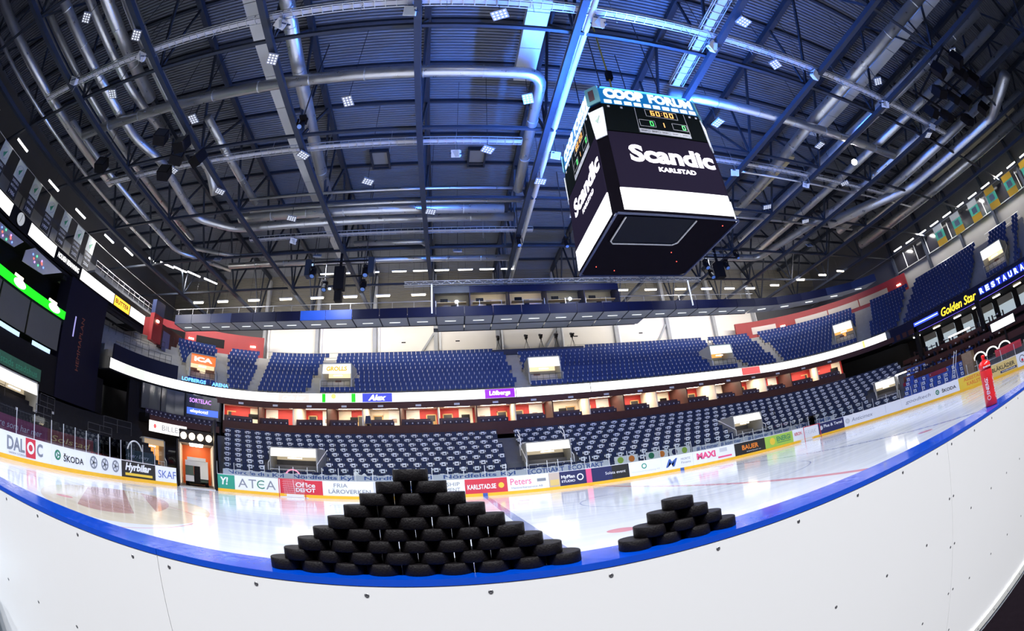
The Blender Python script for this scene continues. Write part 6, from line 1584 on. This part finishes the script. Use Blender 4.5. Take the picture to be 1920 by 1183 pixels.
# corner banners
for sx, sy in ((-1, -1), (1, -1), (1, 1), (-1, 1)):
    c = Vector((sx * (H_ - K_ / 2 + .02), sy * (H_ - K_ / 2 + .02), 0)); nn = Vector((sx, sy, 0)).normalized(); X = Vector((-nn.y, nn.x, 0))
    f = flat(c, X, (0, 0, 1))
    q = MB(); q.hexa([f(-.26, 13.75, .0), f(.26, 13.75, .0), f(.36, 15.35, .0), f(-.36, 15.35, .0), f(-.26, 13.75, .05), f(.26, 13.75, .05), f(.36, 15.35, .05), f(-.36, 15.35, .05)])
    b_ = part('corner_banner', q, M_ADW, SB); ring_mark(lambda u, v, w_, f=f: f(u, v, w_ + .05), .18, .22, AD['silver'], b_, 0, 14.75); q = MB(); q.poly([f(-.12, 14.72, .07), f(-.02, 14.55, .07), f(.13, 14.95, .07), f(0, 14.8, .07)]); part('leaf_mark', q, AD['dgreen'], b_)
    slab(f, -.32, .32, 15.75, 16.8, mat('corner_cyan_panel', (0.18, 0.48, 0.55), .4, var=.1, scale=3), SB, 'corner_panel', .06); slab(f, -.16, .1, 15.95, 16.6, mat('corner_dark_print', (0.12, 0.06, 0.06), .5), SB, 'corner_print', .08)
for sx in (-1, 1):
    for sy in (-1, 1): part('hoist_cable', MB().cyl((sx * 1.6, sy * 1.6, 16.7), (sx * 1.6, sy * 1.6, 25.6), .03, 6), M_DRAIL, SB)
part('yellow_chain', MB().tube([(-.6, -.6, 16.7), (-.7, -1.0, 19.5), (-.9, -1.3, 22), (-.95, -1.4, 25.6)], .045, 6), mat('chain_yellow', (0.55, 0.42, 0.05), .5), SB)
part('chain_hoist', MB().box(-.85, -.55, -1.2, -.9, 19.6, 20.2), M_BLACK, SB)
# added blue bars along the top edge, standing in for the sign's own glow
for sx, sy in ((0, -1), (-1, 0), (0, 1), (1, 0)):
    nn = Vector((sx, sy, 0)); X = Vector((-sy, sx, 0)); c = nn * 2.75 + Vector((0, 0, 16.86))
    q = MB().obox(c, X, nn, (0, 0, 1), -2.2, 2.2, -.12, -.02, -.08, .08)
    part('added_light_bar', q, glow('added_bar_blue', (0.05, 0.25, 1.0), 2.0), SB)
    light('added_bar_beam', 'AREA', c, P_BLUE, (0.05, 0.22, 1.0), c + nn + Vector((0, 0, .45)), SB, shape='RECTANGLE', size=4.4, size_y=.12)

# ================================================================== small loose things behind the far glass
def draped_cloth(s, w_, h, lab, m):
    q = MB(); n = 8; d = .30
    prof = [h * (1.0 - .55 * (i / n) + .18 * math.sin(i * 1.9)) for i in range(n + 1)]
    for i in range(n):
        a, b_ = s - w_ / 2 + w_ * i / n, s - w_ / 2 + w_ * (i + 1) / n
        da, db = d + .04 * math.sin(i * 2.3), d + .04 * math.sin((i + 1) * 2.3)
        za, zb = 1.24 + prof[i], 1.24 + prof[i + 1]
        q.hexa([LOW.p(a, da, 1.0), LOW.p(b_, db, 1.0), LOW.p(b_, db + .12, 1.0), LOW.p(a, da + .12, 1.0), LOW.p(a, da, za), LOW.p(b_, db, zb), LOW.p(b_, db + .12, zb), LOW.p(a, da + .12, za)])
    solo('draped_cloth', q, m, lab, 'cloth', LOW.p(s, d, 1.0))
draped_cloth(-15.25, 1.5, .62, 'white cloth heaped behind the glass left of the pyramid top', mat('white_cloth', (0.85, 0.86, 0.88), .7, var=.05, scale=6))
draped_cloth(-5.2, 1.3, .42, 'white cloth heaped behind the glass above the pink lettering', MATS['white_cloth'])
t = thing('neon_arch', 'small glowing pink arch behind the glass above the parked left goal', 'neon sign', LOW.p(-20.6, .3, 1.2))
M_PINK = glow('neon_pink', (1.0, 0.25, 0.38), 1.0)
part('arch', MB().tube([LOW.p(-20.6 + .62 * math.cos(PI * i / 10), .3, 1.3 + .62 * math.sin(PI * i / 10)) for i in range(11)], .05, 6), M_PINK, t)
part('white_field', LOW.strip(MB(), -21.1, -20.1, [(.28, 1.1), (.32, 1.1), (.32, 1.62), (.28, 1.62)]), M_ADW, t)
part('base_bar', LOW.strip(MB(), -21.4, -19.8, [(.24, 1.24), (.28, 1.24), (.28, 1.34), (.24, 1.34)]), M_PINK, t)
# dark jacket hung on a wooden chair at the edge of one box
t = thing('chair_with_jacket', 'wooden chair with a dark jacket at the edge of a hospitality box', 'chair', UPP.p(-16.75, .5, 5.92))
for u, d in ((-.2, .3), (.2, .3), (-.2, .7), (.2, .7)): part('leg', MB().bar(UPP.p(-16.75 + u, d, 5.92), UPP.p(-16.75 + u, d, 6.4), .05), M_WOODF, t)
part('seat', ubox(MB(), -16.75, -.24, .24, .26, .74, 6.4, 6.46), M_WOODF, t)
q = MB(); P_ = lambda u, d, z: UPP.p(-16.75 + u, d, z)
q.hexa([P_(-.30, .24, 6.42), P_(.30, .24, 6.42), P_(.30, .5, 6.42), P_(-.30, .5, 6.42), P_(-.2, .28, 7.15), P_(.2, .28, 7.15), P_(.2, .46, 7.15), P_(-.2, .46, 7.15)])
part('jacket', q, M_SSLATE, t)
# spare white rails of the centre lower entrance steps
for k, (s, lab) in enumerate(((-3.75, 'bent white handrail left of the centre lower entrance'), (-.15, 'bent white handrail right of the centre lower entrance'))):
    solo('stair_rail', MB().tube([LOW.p(s, 5.2, 3.6), LOW.p(s, 5.4, 4.5), LOW.p(s, 6.6, 5.0)], .04, 6).tube([LOW.p(s, 5.2, 3.2), LOW.p(s, 5.4, 4.1), LOW.p(s, 6.6, 4.6)], .03, 6), M_WHITE, lab, 'handrail', LOW.p(s, 5.2, 3.2))
